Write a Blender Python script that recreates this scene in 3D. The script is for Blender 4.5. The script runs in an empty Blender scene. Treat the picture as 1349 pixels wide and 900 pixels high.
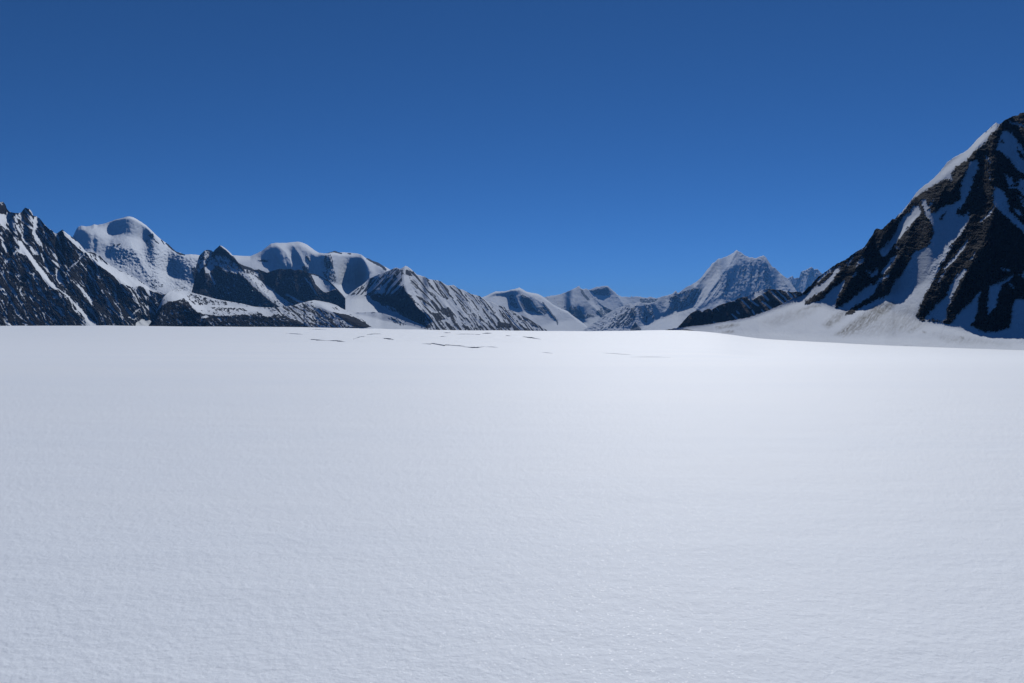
import bpy, math, random
import numpy as np

# ------------------------------------------------------------------ camera, light, sky
SC = bpy.context.scene
COL = SC.collection
W, H, F = 1349.0, 900.0, 1049.0          # survey frame: 28 mm lens on a 36 mm wide sensor
EYE = 1.7
PITCH = math.atan2(450.0 - 433.0, F)      # eye level lies a little above the middle

cam_data = bpy.data.cameras.new('camera')
cam = bpy.data.objects.new('camera', cam_data)
COL.objects.link(cam)
cam.location = (0, 0, EYE)
cam.rotation_euler = (math.pi / 2 - PITCH, 0, 0)
cam_data.sensor_width = 36.0
cam_data.lens = 36.0 * F / W
cam_data.clip_start = 0.05
cam_data.clip_end = 200000.0
SC.camera = cam

SUN_AZ, SUN_EL = math.radians(13.0), math.radians(36.0)   # azimuth clockwise from the view axis (+Y)
world = bpy.data.worlds.new('World')
SC.world = world
world.use_nodes = True
wn = world.node_tree
wn.nodes.clear()
sky = wn.nodes.new('ShaderNodeTexSky')
sky.sky_type = 'NISHITA'
sky.sun_disc = False
sky.sun_elevation = SUN_EL
sky.sun_rotation = SUN_AZ
sky.altitude = 4800.0
sky.air_density = 0.65
sky.dust_density = 0.0
sky.ozone_density = 8.0
bg = wn.nodes.new('ShaderNodeBackground')
bg.inputs['Strength'].default_value = 0.078
hs = wn.nodes.new('ShaderNodeHueSaturation')      # deep, saturated blue of a high-altitude sky
hs.inputs['Saturation'].default_value = 1.10
wo = wn.nodes.new('ShaderNodeOutputWorld')
wn.links.new(sky.outputs[0], hs.inputs['Color'])
wn.links.new(hs.outputs[0], bg.inputs[0])
wn.links.new(bg.outputs[0], wo.inputs[0])

sun_data = bpy.data.lights.new('sun', 'SUN')
sun_data.energy = 3.4
sun_data.angle = math.radians(0.53)
sun_data.color = (1.0, 0.985, 0.96)
sun = bpy.data.objects.new('sun', sun_data)
COL.objects.link(sun)
sun.rotation_euler = (math.pi / 2 - SUN_EL, 0, math.pi - SUN_AZ)   # shines from the right, beyond the peaks

SC.view_settings.view_transform = 'Standard'
SC.view_settings.look = 'None'
SC.view_settings.exposure = 0.0
SC.view_settings.gamma = 1.0
SC.cycles.volume_bounces = 0
SC.cycles.max_bounces = 4
SC.cycles.diffuse_bounces = 0
SC.cycles.use_denoising = True

HAZE_DENSITY = 2.2e-5

# ------------------------------------------------------------------ numpy noise
def _hash(ix, iy, seed):
    h = (ix.astype(np.uint32) * np.uint32(374761393) + iy.astype(np.uint32) * np.uint32(668265263)
         + np.uint32((seed * 974634777 + 12345) & 0xffffffff))
    h = (h ^ (h >> np.uint32(13))) * np.uint32(1274126177)
    h = (h ^ (h >> np.uint32(15))) * np.uint32(2246822519)
    return h ^ (h >> np.uint32(16))

_ANG = np.arange(256) * (2 * math.pi / 256)
_GX, _GY = np.cos(_ANG).astype(np.float32), np.sin(_ANG).astype(np.float32)

def perlin(x, y, seed=0):
    x = np.asarray(x, np.float64); y = np.asarray(y, np.float64)
    x0 = np.floor(x); y0 = np.floor(y)
    fx = (x - x0).astype(np.float32); fy = (y - y0).astype(np.float32)
    ix = x0.astype(np.int64); iy = y0.astype(np.int64)
    u = fx * fx * fx * (fx * (fx * 6 - 15) + 10)
    v = fy * fy * fy * (fy * (fy * 6 - 15) + 10)
    def g(dx, dy):
        h = _hash(ix + dx, iy + dy, seed) & np.uint32(255)
        return _GX[h] * (fx - dx) + _GY[h] * (fy - dy)
    a = g(0, 0); b = g(1, 0); c = g(0, 1); d = g(1, 1)
    a = a + u * (b - a); c = c + u * (d - c)
    return 1.5 * (a + v * (c - a))

def fbm(x, y, octaves=4, seed=0, gain=0.5, lac=2.03):
    s = 0.0; amp = 1.0; f = 1.0; n = 0.0
    for o in range(octaves):
        s = s + amp * perlin(x * f + 17.3 * o, y * f - 9.1 * o, seed + o)
        n += amp; amp *= gain; f *= lac
    return s / n

def ridged(x, y, octaves=4, seed=0, gain=0.5, lac=2.05):
    s = 0.0; amp = 1.0; f = 1.0; n = 0.0
    for o in range(octaves):
        s = s + amp * (1.0 - 2.0 * np.abs(perlin(x * f + 5.7 * o, y * f + 3.3 * o, seed + o)))
        n += amp; amp *= gain; f *= lac
    return s / n

def sstep(a, b, x):
    t = np.clip((x - a) / (b - a), 0, 1)
    return t * t * (3 - 2 * t)

def gblur(a, sigma, axis):
    if sigma <= 0: return a
    r = int(math.ceil(3 * sigma)); k = np.exp(-0.5 * (np.arange(-r, r + 1) / sigma) ** 2); k /= k.sum()
    pad = [(0, 0)] * a.ndim; pad[axis] = (r, r)
    p = np.pad(a, pad, mode='edge'); out = np.zeros_like(a)
    n = a.shape[axis]
    for i, w in enumerate(k):
        sl = [slice(None)] * a.ndim; sl[axis] = slice(i, i + n)
        out += w * p[tuple(sl)]
    return out

# ------------------------------------------------------------------ survey: frame position -> bearing and slope of sight
def sight(px, py):
    """unit horizontal bearing (hx, hy) and rise per metre t for a point of the survey drawing"""
    x = (np.asarray(px) - W / 2) / F; y = (H / 2 - np.asarray(py)) / F
    c, s = math.cos(PITCH), math.sin(PITCH)
    wy = c + s * y; wz = -s + c * y
    hl = np.sqrt(x * x + wy * wy)
    return x / hl, wy / hl, wz / hl

def line(pts, x):
    p = np.array(pts, float)
    return np.interp(x, p[:, 0], p[:, 1])

def seg_dist(PX, PY, pts):
    """distance to a polyline, signed side, and position along it (0..1)"""
    best = np.full(PX.shape, 1e9); side = np.zeros(PX.shape); along = np.zeros(PX.shape)
    p = np.array(pts, float); L = np.hypot(*(p[1:] - p[:-1]).T); tot = max(L.sum(), 1e-6); acc = 0.0
    for i in range(len(p) - 1):
        ax, ay = p[i]; bx, by = p[i + 1]; dx, dy = bx - ax, by - ay; l2 = dx * dx + dy * dy + 1e-9
        t = np.clip(((PX - ax) * dx + (PY - ay) * dy) / l2, 0, 1)
        qx = PX - ax - t * dx; qy = PY - ay - t * dy
        d = np.hypot(qx, qy); m = d < best
        best[m] = d[m]; side[m] = (dx * qy - dy * qx)[m]; along[m] = (acc + t * L[i])[m] / tot
        acc += L[i]
    return best, side, along

def poly_sd(PX, PY, pts):
    """signed distance to a polygon, negative inside"""
    p = np.array(pts, float)
    d, _, _ = seg_dist(PX, PY, np.vstack([p, p[:1]]))
    ins = np.zeros(PX.shape, bool); n = len(p)
    for i in range(n):
        ax, ay = p[i]; bx, by = p[(i + 1) % n]
        if ay == by: continue
        c = ((ay > PY) != (by > PY)) & (PX < (bx - ax) * (PY - ay) / (by - ay) + ax)
        ins ^= c
    return np.where(ins, -d, d)

def paint(field, PX, PY, items, feather=0.6):
    """items: (kind, pts, value, width or feather). 'p' polygon, 's' stroke."""
    for it in items:
        kind, pts, val = it[0], it[1], it[2]
        p = np.array(pts, float); ext = (it[3] if len(it) > 3 else 1.0) + 4
        lo = p.min(0) - ext; hi = p.max(0) + ext
        m = (PX > lo[0]) & (PX < hi[0]) & (PY > lo[1]) & (PY < hi[1])
        if not m.any(): continue
        x = PX[m]; y = PY[m]
        if kind == 'p':
            f = it[3] if len(it) > 3 else feather
            w = 1 - sstep(-f, f, poly_sd(x, y, pts))
        else:
            d, _, al = seg_dist(x, y, pts)
            hw = it[3] * 0.6 * (0.75 + 0.25 * np.sin(np.clip(al, 0, 1) * math.pi))
            w = 1 - sstep(hw - feather * 0.7, hw + feather * 0.7, d)
        field[m] = field[m] * (1 - w) + val * w
    return field

# ------------------------------------------------------------------ materials
def nodes_of(name):
    m = bpy.data.materials.new(name); m.use_nodes = True
    nt = m.node_tree; nt.nodes.clear()
    out = nt.nodes.new('ShaderNodeOutputMaterial'); b = nt.nodes.new('ShaderNodeBsdfPrincipled')
    nt.links.new(b.outputs[0], out.inputs[0])
    return m, nt, b

def nd(nt, typ, **kw):
    n = nt.nodes.new(typ)
    for k, v in kw.items():
        if k.startswith('i_'):
            key = k[2:]
            n.inputs[int(key) if key.isdigit() else key].default_value = v
        else: setattr(n, k, v)
    return n

SNOW = (0.77, 0.83, 0.905, 1)

def mountain_material(name, rock_a, rock_b, size):
    """rock and snow told apart by the 'snow' attribute, dust by 'dirt'; size = metres of the coarse rock bands"""
    m, nt, b = nodes_of(name); L = nt.links
    geo = nd(nt, 'ShaderNodeNewGeometry')
    sn = nd(nt, 'ShaderNodeAttribute', attribute_name='snow'); di = nd(nt, 'ShaderNodeAttribute', attribute_name='dirt')
    n1 = nd(nt, 'ShaderNodeTexNoise', i_Scale=1.0 / size, i_Detail=8.0, i_Roughness=0.65)
    L.new(geo.outputs['Position'], n1.inputs['Vector'])
    n2 = nd(nt, 'ShaderNodeTexNoise', i_Scale=6.0 / size, i_Detail=6.0, i_Roughness=0.7)
    L.new(geo.outputs['Position'], n2.inputs['Vector'])
    r = nd(nt, 'ShaderNodeMapRange'); r.inputs[1].default_value = 0.35; r.inputs[2].default_value = 0.65
    L.new(n1.outputs[0], r.inputs[0])
    rock = nd(nt, 'ShaderNodeMix', data_type='RGBA'); rock.inputs['A'].default_value = rock_a; rock.inputs['B'].default_value = rock_b
    L.new(r.outputs[0], rock.inputs['Factor'])
    vr = nd(nt, 'ShaderNodeMapRange'); vr.inputs[1].default_value = 0.3; vr.inputs[2].default_value = 0.7; vr.inputs[3].default_value = 0.55; vr.inputs[4].default_value = 1.5
    L.new(n2.outputs[0], vr.inputs[0])
    rk = nd(nt, 'ShaderNodeMix', data_type='RGBA', blend_type='MULTIPLY'); rk.inputs['Factor'].default_value = 1.0
    L.new(rock.outputs['Result'], rk.inputs['A']); L.new(vr.outputs[0], rk.inputs['B'])
    ds = nd(nt, 'ShaderNodeMix', data_type='RGBA'); ds.inputs['A'].default_value = SNOW; ds.inputs['B'].default_value = (0.22, 0.22, 0.21, 1)
    L.new(di.outputs['Fac'], ds.inputs['Factor'])
    # ragged edge: the noise nibbles at the snow line
    a = nd(nt, 'ShaderNodeMath', operation='MULTIPLY_ADD'); a.inputs[1].default_value = 0.5; a.inputs[2].default_value = -0.25
    L.new(n2.outputs[0], a.inputs[0])
    a2 = nd(nt, 'ShaderNodeMath', operation='ADD'); L.new(a.outputs[0], a2.inputs[0]); L.new(sn.outputs['Fac'], a2.inputs[1])
    th = nd(nt, 'ShaderNodeMapRange'); th.inputs[1].default_value = 0.36; th.inputs[2].default_value = 0.64
    L.new(a2.outputs[0], th.inputs[0])
    mx = nd(nt, 'ShaderNodeMix', data_type='RGBA')
    L.new(th.outputs[0], mx.inputs['Factor']); L.new(rk.outputs['Result'], mx.inputs['A']); L.new(ds.outputs['Result'], mx.inputs['B'])
    L.new(mx.outputs['Result'], b.inputs['Base Color'])
    b.inputs['Roughness'].default_value = 0.85
    b.inputs['Specular IOR Level'].default_value = 0.03
    bs = nd(nt, 'ShaderNodeMapRange'); bs.inputs[3].default_value = 0.75; bs.inputs[4].default_value = 0.10
    L.new(th.outputs[0], bs.inputs[0])
    bp = nd(nt, 'ShaderNodeBump', i_Distance=size * 0.12)
    L.new(bs.outputs[0], bp.inputs['Strength']); L.new(n2.outputs[0], bp.inputs['Height'])
    L.new(bp.outputs[0], b.inputs['Normal'])
    return m

# ------------------------------------------------------------------ mesh from grids
def mesh_from(name, V, Q, N=None, attrs=None):
    me = bpy.data.meshes.new(name)
    me.vertices.add(len(V)); me.vertices.foreach_set('co', V.astype(np.float32).ravel())
    me.loops.add(len(Q) * 4); me.loops.foreach_set('vertex_index', Q.astype(np.int32).ravel())
    me.polygons.add(len(Q))
    me.polygons.foreach_set('loop_start', np.arange(0, len(Q) * 4, 4, dtype=np.int32))
    me.polygons.foreach_set('use_smooth', np.ones(len(Q), bool))
    for k, v in (attrs or {}).items():
        a = me.attributes.new(k, 'FLOAT', 'POINT'); a.data.foreach_set('value', v.astype(np.float32))
    me.update(calc_edges=True); me.validate()
    if N is not None: me.normals_split_custom_set_from_vertices(N.astype(np.float32))
    return me

def grid_quads(ny, nx):
    i = np.arange(ny * nx).reshape(ny, nx)
    return np.stack([i[:-1, :-1], i[:-1, 1:], i[1:, 1:], i[1:, :-1]], -1).reshape(-1, 4)

def grid_normals(P):
    a = np.gradient(P, axis=1); b = np.gradient(P, axis=0)
    n = np.cross(a, b); n /= np.linalg.norm(n, axis=-1, keepdims=True) + 1e-9
    return n

def submesh(name, P, N, Q, attrs):
    used = np.unique(Q); re = np.full(P.shape[0], -1, np.int64); re[used] = np.arange(len(used))
    return mesh_from(name, P[used], re[Q], N[used], {k: v[used] for k, v in attrs.items()})

def label(o, text, cat=None, kind=None, group=None):
    o['label'] = text
    if cat: o['category'] = cat
    if kind: o['kind'] = kind
    if group: o['group'] = group

# ------------------------------------------------------------------ a mountain
def build_mountain(name, text, sky, base, dist, S, mat, step=0.75, seed=1, jag=0.5, snow=0.5, snow_items=(), dirt_items=(),
                   slope_items=(), ribs=(), flutes=(), rough=0.0, rough_px=9.0, snow_rough=0.0, streak=(0.3, 3.0, 12.0, 60.0),
                   warp=1.2, back=0.7, round_top=0.0, lateral=3.0, mottle=0.35, slope_feather=2.0, snow_slope=None, crags=(), feather=0.6, speck=0.0):
    """The face is laid out on the survey drawing (bearing, height), integrated outwards from its foot with the slope S,
    then carved: ribs stand proud, gullies are cut, rock is rough and snow smooth. Behind the crest the far side falls away."""
    x0, x1 = sky[0][0], sky[-1][0]
    nx = int((x1 - x0) / step) + 1
    xs = np.linspace(x0, x1, nx)
    ys = line(sky, xs)
    j = jag * (fbm(xs / 4.0, xs * 0 + seed * 3.1, 4, seed + 50, 0.6))
    j = j * 1.6 * sstep(0, 12, np.minimum(xs - x0, x1 - xs))
    yb = np.maximum(line(base, xs), ys + 1.0)
    ny = int(np.max(yb - ys) / step) + 2
    v = np.linspace(0, 1, ny)[:, None]
    PX = np.repeat(xs[None, :], ny, 0); PY = yb[None, :] + (ys - yb)[None, :] * v + j[None, :] * v ** 10
    ys0 = ys; ys = ys + j
    # ---- snow cover
    wx = warp * fbm(PX / 6.0, PY / 6.0, 5, seed + 7, 0.65); wy = warp * fbm(PX / 6.0 + 31, PY / 6.0, 5, seed + 9, 0.65)
    sn = np.full(PX.shape, float(snow))
    paint(sn, PX + wx, PY + wy, snow_items, feather)
    k, wid, length, ang = streak
    ca, sa = math.cos(math.radians(ang)), math.sin(math.radians(ang))
    al = PX * ca + PY * sa; ac = -PX * sa + PY * ca
    stq = fbm(ac / wid + 0.6 * wx, al / length + 0.3 * wy, 3, seed + 21, 0.6)
    iso = fbm(PX / 4.0, PY / 3.0, 3, seed + 33, 0.6)
    edge = 1 - np.abs(2 * np.clip(sn, 0, 1) - 1) * 0.75
    snv = sn + edge * (k * 2.2 * stq + mottle * 1.6 * iso)
    snv = snv + 0.22 * (1 - np.abs(2 * np.clip(snv, 0, 1) - 1)) * 2 * fbm(PX / 1.9, PY / 1.7, 2, seed + 35) + 0.35 * speck * np.clip(ridged(PX / 9.0, PY / 7.0, 4, seed + 37) - 0.55, 0, 1) * np.sign(0.6 - sn)
    dirt = np.zeros(PX.shape)
    if dirt_items:
        paint(dirt, PX + wx, PY + wy, dirt_items, 3.0)
        dirt = np.clip(dirt * (1 + 1.6 * stq + 0.6 * iso), 0, 1)
    # ---- slope and depth
    Sf = np.full(PX.shape, float(S))
    lx = 2.2 * fbm(PX / 13.0, PY / 11.0, 3, seed + 43); ly = 1.6 * fbm(PX / 13.0 + 9, PY / 11.0, 3, seed + 44)
    paint(Sf, PX + lx, PY + ly, slope_items, slope_feather)
    if snow_slope is not None:
        lies = gblur(gblur(sstep(0.4, 0.9, sn), 1.5, 0), 1.5, 1)
        Sf = Sf * (1 - lies) + np.minimum(Sf, snow_slope) * lies     # snow stays where the ground is gentler
    Sf = Sf * (1 + 0.12 * fbm(PX / 25.0, PY / 18.0, 2, seed + 41))
    if round_top > 0:
        up = PY - gblur(ys0, 5 / step, 0)[None, :]
        Sf = Sf * (0.25 + 0.75 * sstep(0, round_top, up))
    hx, hy, t = sight(PX, PY)
    D = np.zeros(PX.shape); D[0] = line(dist, xs)
    for i in range(1, ny):
        D[i] = D[i - 1] + D[i - 1] * np.maximum(t[i] - t[i - 1], 0) / np.maximum(Sf[i] - t[i], 0.12)
    ref = D[0] * (S - t[0]) / np.maximum(S - t, 0.1)          # an even slope: only the departure from it is smoothed
    D = gblur(D / ref, lateral / step, 1) * ref
    # ---- relief towards the eye, in metres
    R = np.zeros(PX.shape); m_px = D / F
    for (pts, wl, wr, h) in ribs:
        p = np.array(pts, float); e = max(wl, wr) + 2
        lo = p.min(0) - e; hi = p.max(0) + e
        m = (PX > lo[0]) & (PX < hi[0]) & (PY > lo[1]) & (PY < hi[1])
        if not m.any(): continue
        d, side, along = seg_dist((PX + 0.8 * wx)[m], (PY + 0.8 * wy)[m], pts)
        w = np.where(side > 0, wl, wr)       # drawn downwards: left flank, right flank
        q = np.clip(1 - d / w, 0, 1)
        q = q * (0.6 + 0.4 * q)
        R[m] = R[m] + h * q * m_px[m] * (0.55 + 0.45 * np.sin(np.clip(along, 0.08, 0.92) * math.pi)) * (0.15 + 0.85 * sstep(1.0, 0.8, along))
    for (poly, ang_, wid_, len_, h, k_lee) in flutes:
        ca, sa = math.cos(math.radians(ang_)), math.sin(math.radians(ang_))
        def crest(px, py):
            al = px * ca + py * sa; ac = -px * sa + py * ca
            q = ac / wid_ + 0.35 * fbm(al / len_, ac / (wid_ * 2.5), 2, seed + 61)
            r1 = 1 - 2 * np.abs(perlin(q, al / len_, seed + 62)); r2 = 1 - 2 * np.abs(perlin(q * 2.3 + 7, al / (len_ * 0.6), seed + 63))
            return r1 + 0.4 * r2
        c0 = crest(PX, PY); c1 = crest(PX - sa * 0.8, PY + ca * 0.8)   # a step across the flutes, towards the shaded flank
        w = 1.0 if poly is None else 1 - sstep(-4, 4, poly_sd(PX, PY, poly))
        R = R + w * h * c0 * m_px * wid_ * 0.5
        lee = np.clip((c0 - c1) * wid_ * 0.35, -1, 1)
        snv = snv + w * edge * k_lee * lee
    cover = sstep(0.42, 0.58, snv)
    if rough > 0:
        rr = ridged(PX / rough_px + 0.5 * wx, PY / (rough_px * 1.2), 5, seed + 71, 0.62)
        R = R + rough * rr * m_px * (1 - 0.8 * cover)
    if snow_rough > 0:
        R = R + snow_rough * fbm(PX / 7.0, PY / 4.5, 5, seed + 81, 0.6) * m_px * cover
    for (poly, amp, sc) in crags:            # broken ice: seracs and ledges
        w = 1.0 if poly is None else 1 - sstep(-5, 5, poly_sd(PX, PY, poly))
        R = R + w * amp * m_px * (ridged(PX / sc + 0.4 * wx, PY / (sc * 0.7) + 0.4 * wy, 4, seed + 91, 0.6) * 0.6 + 0.4 * fbm(PX / (sc * 0.5), PY / (sc * 0.4), 3, seed + 95))
    R = R + 0.5 * m_px * (1 - cover)
    D = D - R
    Pt = np.stack([D * hx, D * hy, EYE + D * t], -1)
    # ---- far side
    crest = Pt[-1]; ch = np.stack([hx[-1], hy[-1]], -1)
    hgt = np.maximum(crest[:, 2] + 120.0, 20.0)
    rows = []
    for q in (0.015, 0.04, 0.09, 0.17, 0.3, 0.5, 0.75, 1.0):
        run = hgt / back * q
        z = crest[:, 2] - hgt * (q ** 1.25)
        rows.append(np.stack([crest[:, 0] + ch[:, 0] * run, crest[:, 1] + ch[:, 1] * run, z], -1))
    P = np.concatenate([Pt, np.array(rows)], 0)
    ext = lambda a, val=None: np.concatenate([a, np.repeat(a[-1:] if val is None else np.full_like(a[-1:], val), len(rows), 0)], 0)
    snA = ext(np.clip(snv, -0.4, 1.4)); dA = ext(dirt); cov = ext(cover)
    N = grid_normals(P)
    up = np.sum(N * np.array([0, 0, 1.0]), -1).mean()
    if up < 0: N = -N
    Q = grid_quads(P.shape[0], P.shape[1])
    if up < 0: Q = Q[:, ::-1]
    fc = cov.reshape(-1)[Q].mean(1)
    Pf, Nf = P.reshape(-1, 3), N.reshape(-1, 3)
    at = {'snow': snA.reshape(-1), 'dirt': dA.reshape(-1)}
    root = bpy.data.objects.new(name, None); COL.objects.link(root)
    mid = nx // 2; root.location = Pf[mid]; root.empty_display_size = 50
    label(root, text, 'mountain', 'structure')
    for part, msk in (('rock_face', fc < 0.5), ('snow_cover', fc >= 0.5)):
        if not msk.any(): continue
        me = submesh(part, Pf - Pf[mid], Nf, Q[msk], at); me.materials.append(mat)
        o = bpy.data.objects.new(part, me); COL.objects.link(o); o.parent = root
    return root

# ------------------------------------------------------------------ the glacier in front
EDGE = [(-400, 426), (0, 427), (130, 426.5), (260, 428), (400, 428.6), (420, 429.8), (480, 431), (560, 433), (700, 434.6), (790, 435.2),
        (850, 434), (905, 432), (940, 437), (1000, 446), (1165, 455), (1349, 462), (1800, 466)]
EDGE_R = [(-400, 2400), (0, 2400), (400, 2300), (700, 2200), (850, 2150), (905, 1950), (940, 1820), (1000, 1640), (1165, 1420), (1349, 1310), (1800, 1100)]
J_BASE = [(870, 437), (905, 434), (940, 440), (1000, 449), (1165, 458), (1349, 465), (1800, 469)]
J_DIST = [(870, 2000), (905, 1890), (940, 1750), (1000, 1570), (1165, 1350), (1349, 1250), (1800, 1060)]

def t_of(px, py):
    return sight(px, py)[2]

KR = np.log(np.array([0.3, 2.0, 30.0, 60.0, 130.0, 300.0, 700.0]))
def glacier_slope_table():
    cols = np.linspace(-400, 1800, 221)
    lr = np.linspace(math.log(0.3), math.log(90000), 400)
    T = np.zeros((len(lr), len(cols)))
    for c, px in enumerate(cols):
        ye = float(line(EDGE, px)); re_ = float(line(EDGE_R, px)); te = float(t_of(px, ye))
        r = np.exp(lr)
        near = -EYE / r
        # knots between the near plane and the far edge, as slopes of sight
        k_r = [45.0, 120.0, 300.0, 800.0, re_]
        drop = [433 + 42.0, 433 + 25.5, 433 + 20.0, 433 + 9.5]
        w = [0.0, 0.25, 0.6, 0.85]
        k_t = []
        for yy, a in zip(drop, w):
            k_t.append(float(t_of(px, max(yy, ye + 4) if ye > 440 else yy)))
        k_t.append(te)
        if ye > 440:
            for i in range(1, 4): k_t[i] = k_t[0] + (te - k_t[0]) * (math.log(k_r[i] / 45.0) / math.log(re_ / 45.0))
        t = np.where(r < 45, -EYE / np.maximum(r, 1e-3), np.interp(np.log(r), np.log(k_r), k_t))
        m = r < 45
        t[m] = np.interp(1 / r[m], [1 / 45.0, 1 / 20.0], [k_t[0], -EYE / 20.0]) * (r[m] > 20) + near[m] * (r[m] <= 20)
        far = r > re_
        z = EYE + t * r
        ze = EYE + te * re_
        if ye > 438: z[far] = ze - 6 * (1 - np.exp(-(r[far] - re_) / 400.0))
        else: z[far] = np.maximum(ze - 0.025 * (r[far] - re_), ze - 90)
        T[:, c] = z
    # smooth in both directions, away from the eye
    Ts = gblur(gblur(T, 5, 0), 2.5, 1)
    rr = np.exp(lr)[:, None]; wgt = sstep(15, 60, rr)
    return lr, cols, T * (1 - wgt) + Ts * wgt

LR, GC, GT = glacier_slope_table()

def glacier_z(x, y):
    r = np.maximum(np.hypot(x, y), 0.31)
    az = np.arctan2(x, y)
    px = W / 2 + F * np.tan(np.clip(az, -0.8, 0.8))
    px = np.clip(px, GC[0], GC[-1] - 1e-3)
    fi = np.clip((np.log(r) - LR[0]) / (LR[1] - LR[0]), 0, len(LR) - 1.001); fj = np.clip((px - GC[0]) / (GC[1] - GC[0]), 0, len(GC) - 1.001)
    i = fi.astype(int); j = fj.astype(int); a = fi - i; b = fj - j
    z = (GT[i, j] * (1 - a) + GT[i + 1, j] * a) * (1 - b) + (GT[i, j + 1] * (1 - a) + GT[i + 1, j + 1] * a) * b
    back = sstep(0.9, 1.6, np.abs(az))
    z = z * (1 - back) + back * np.minimum(0.0, -0.002 * r)
    # long swells of the glacier and the wind crust near the eye
    z = z + 0.10 * sstep(15, 60, r) * fbm(x / 45.0, y / 60.0, 3, 301)
    z = z + 0.45 * sstep(150, 400, r) * sstep(3500, 1500, r) * fbm(x / 90.0, y / 70.0, 3, 305)
    z = z + 1.6 * sstep(1200, 1900, r) * sstep(5000, 3000, r) * fbm(x / 170.0, y / 130.0, 4, 309)
    nearw = sstep(60, 12, r)
    hum = sstep(250, 420, r) * sstep(3200, 1500, r) * sstep(330, 420, px) * sstep(830, 720, px)
    z = z + hum * 0.85 * fbm(x / 32.0, y / 16.0, 4, 307, 0.6)
    z = z + nearw * (0.005 * fbm(x / 1.1, y / 0.9, 3, 311) + 0.0040 * fbm(x / 0.085, y / 0.085, 4, 313, 0.68))
    return z

def glacier_material():
    m, nt, b = nodes_of('glacier_snow'); L = nt.links
    geo = nd(nt, 'ShaderNodeNewGeometry')
    # drifts: broad tone of the crust
    mp = nd(nt, 'ShaderNodeMapping'); mp.inputs['Scale'].default_value = (0.02, 0.09, 0.05); mp.inputs['Rotation'].default_value = (0, 0, 0.12)
    L.new(geo.outputs['Position'], mp.inputs['Vector'])
    big = nd(nt, 'ShaderNodeTexNoise', i_Scale=1.0, i_Detail=7.0, i_Roughness=0.62); L.new(mp.outputs[0], big.inputs['Vector'])
    cr = nd(nt, 'ShaderNodeMapRange'); cr.inputs[1].default_value = 0.3; cr.inputs[2].default_value = 0.7
    L.new(big.outputs[0], cr.inputs[0])
    c = nd(nt, 'ShaderNodeMix', data_type='RGBA'); c.inputs['A'].default_value = (0.745, 0.81, 0.895, 1); c.inputs['B'].default_value = (0.80, 0.85, 0.91, 1)
    L.new(cr.outputs[0], c.inputs['Factor']); L.new(c.outputs['Result'], b.inputs['Base Color'])
    rip = nd(nt, 'ShaderNodeMapping'); rip.inputs['Scale'].default_value = (0.4, 1.5, 1.0); rip.inputs['Rotation'].default_value = (0, 0, 0.1)
    L.new(geo.outputs['Position'], rip.inputs['Vector'])
    n0 = nd(nt, 'ShaderNodeTexNoise', i_Scale=1.0, i_Detail=6.0, i_Roughness=0.6); L.new(rip.outputs[0], n0.inputs['Vector'])
    g = nd(nt, 'ShaderNodeTexNoise', i_Scale=34.0, i_Detail=5.0, i_Roughness=0.7); L.new(geo.outputs['Position'], g.inputs['Vector'])
    b0 = nd(nt, 'ShaderNodeBump', i_Strength=0.22, i_Distance=0.06); L.new(n0.outputs[0], b0.inputs['Height'])
    b1 = nd(nt, 'ShaderNodeBump', i_Strength=0.42, i_Distance=0.012); L.new(g.outputs[0], b1.inputs['Height']); L.new(b0.outputs[0], b1.inputs['Normal'])
    # single crystals that catch the sun
    v = nd(nt, 'ShaderNodeTexVoronoi', i_Scale=105.0); L.new(geo.outputs['Position'], v.inputs['Vector'])
    gt = nd(nt, 'ShaderNodeSeparateColor'); L.new(v.outputs['Color'], gt.inputs[0])
    gl = nd(nt, 'ShaderNodeMath', operation='GREATER_THAN'); gl.inputs[1].default_value = 0.98; L.new(gt.outputs[0], gl.inputs[0])
    rg = nd(nt, 'ShaderNodeMapRange'); rg.inputs[3].default_value = 0.74; rg.inputs[4].default_value = 0.5
    L.new(gl.outputs[0], rg.inputs[0]); L.new(rg.outputs[0], b.inputs['Roughness'])
    b.inputs['Specular IOR Level'].default_value = 0.36
    # ... each crystal lies at its own tilt
    tl = nd(nt, 'ShaderNodeVectorMath', operation='SUBTRACT'); tl.inputs[1].default_value = (0.5, 0.5, 0.5); L.new(v.outputs['Color'], tl.inputs[0])
    sc = nd(nt, 'ShaderNodeVectorMath', operation='SCALE'); L.new(tl.outputs[0], sc.inputs[0])
    gk = nd(nt, 'ShaderNodeMath', operation='MULTIPLY'); gk.inputs[1].default_value = 0.22; L.new(gl.outputs[0], gk.inputs[0]); L.new(gk.outputs[0], sc.inputs['Scale'])
    ad = nd(nt, 'ShaderNodeVectorMath', operation='ADD'); L.new(b1.outputs[0], ad.inputs[0]); L.new(sc.outputs[0], ad.inputs[1])
    nm = nd(nt, 'ShaderNodeVectorMath', operation='NORMALIZE'); L.new(ad.outputs[0], nm.inputs[0])
    L.new(nm.outputs[0], b.inputs['Normal'])
    return m

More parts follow.
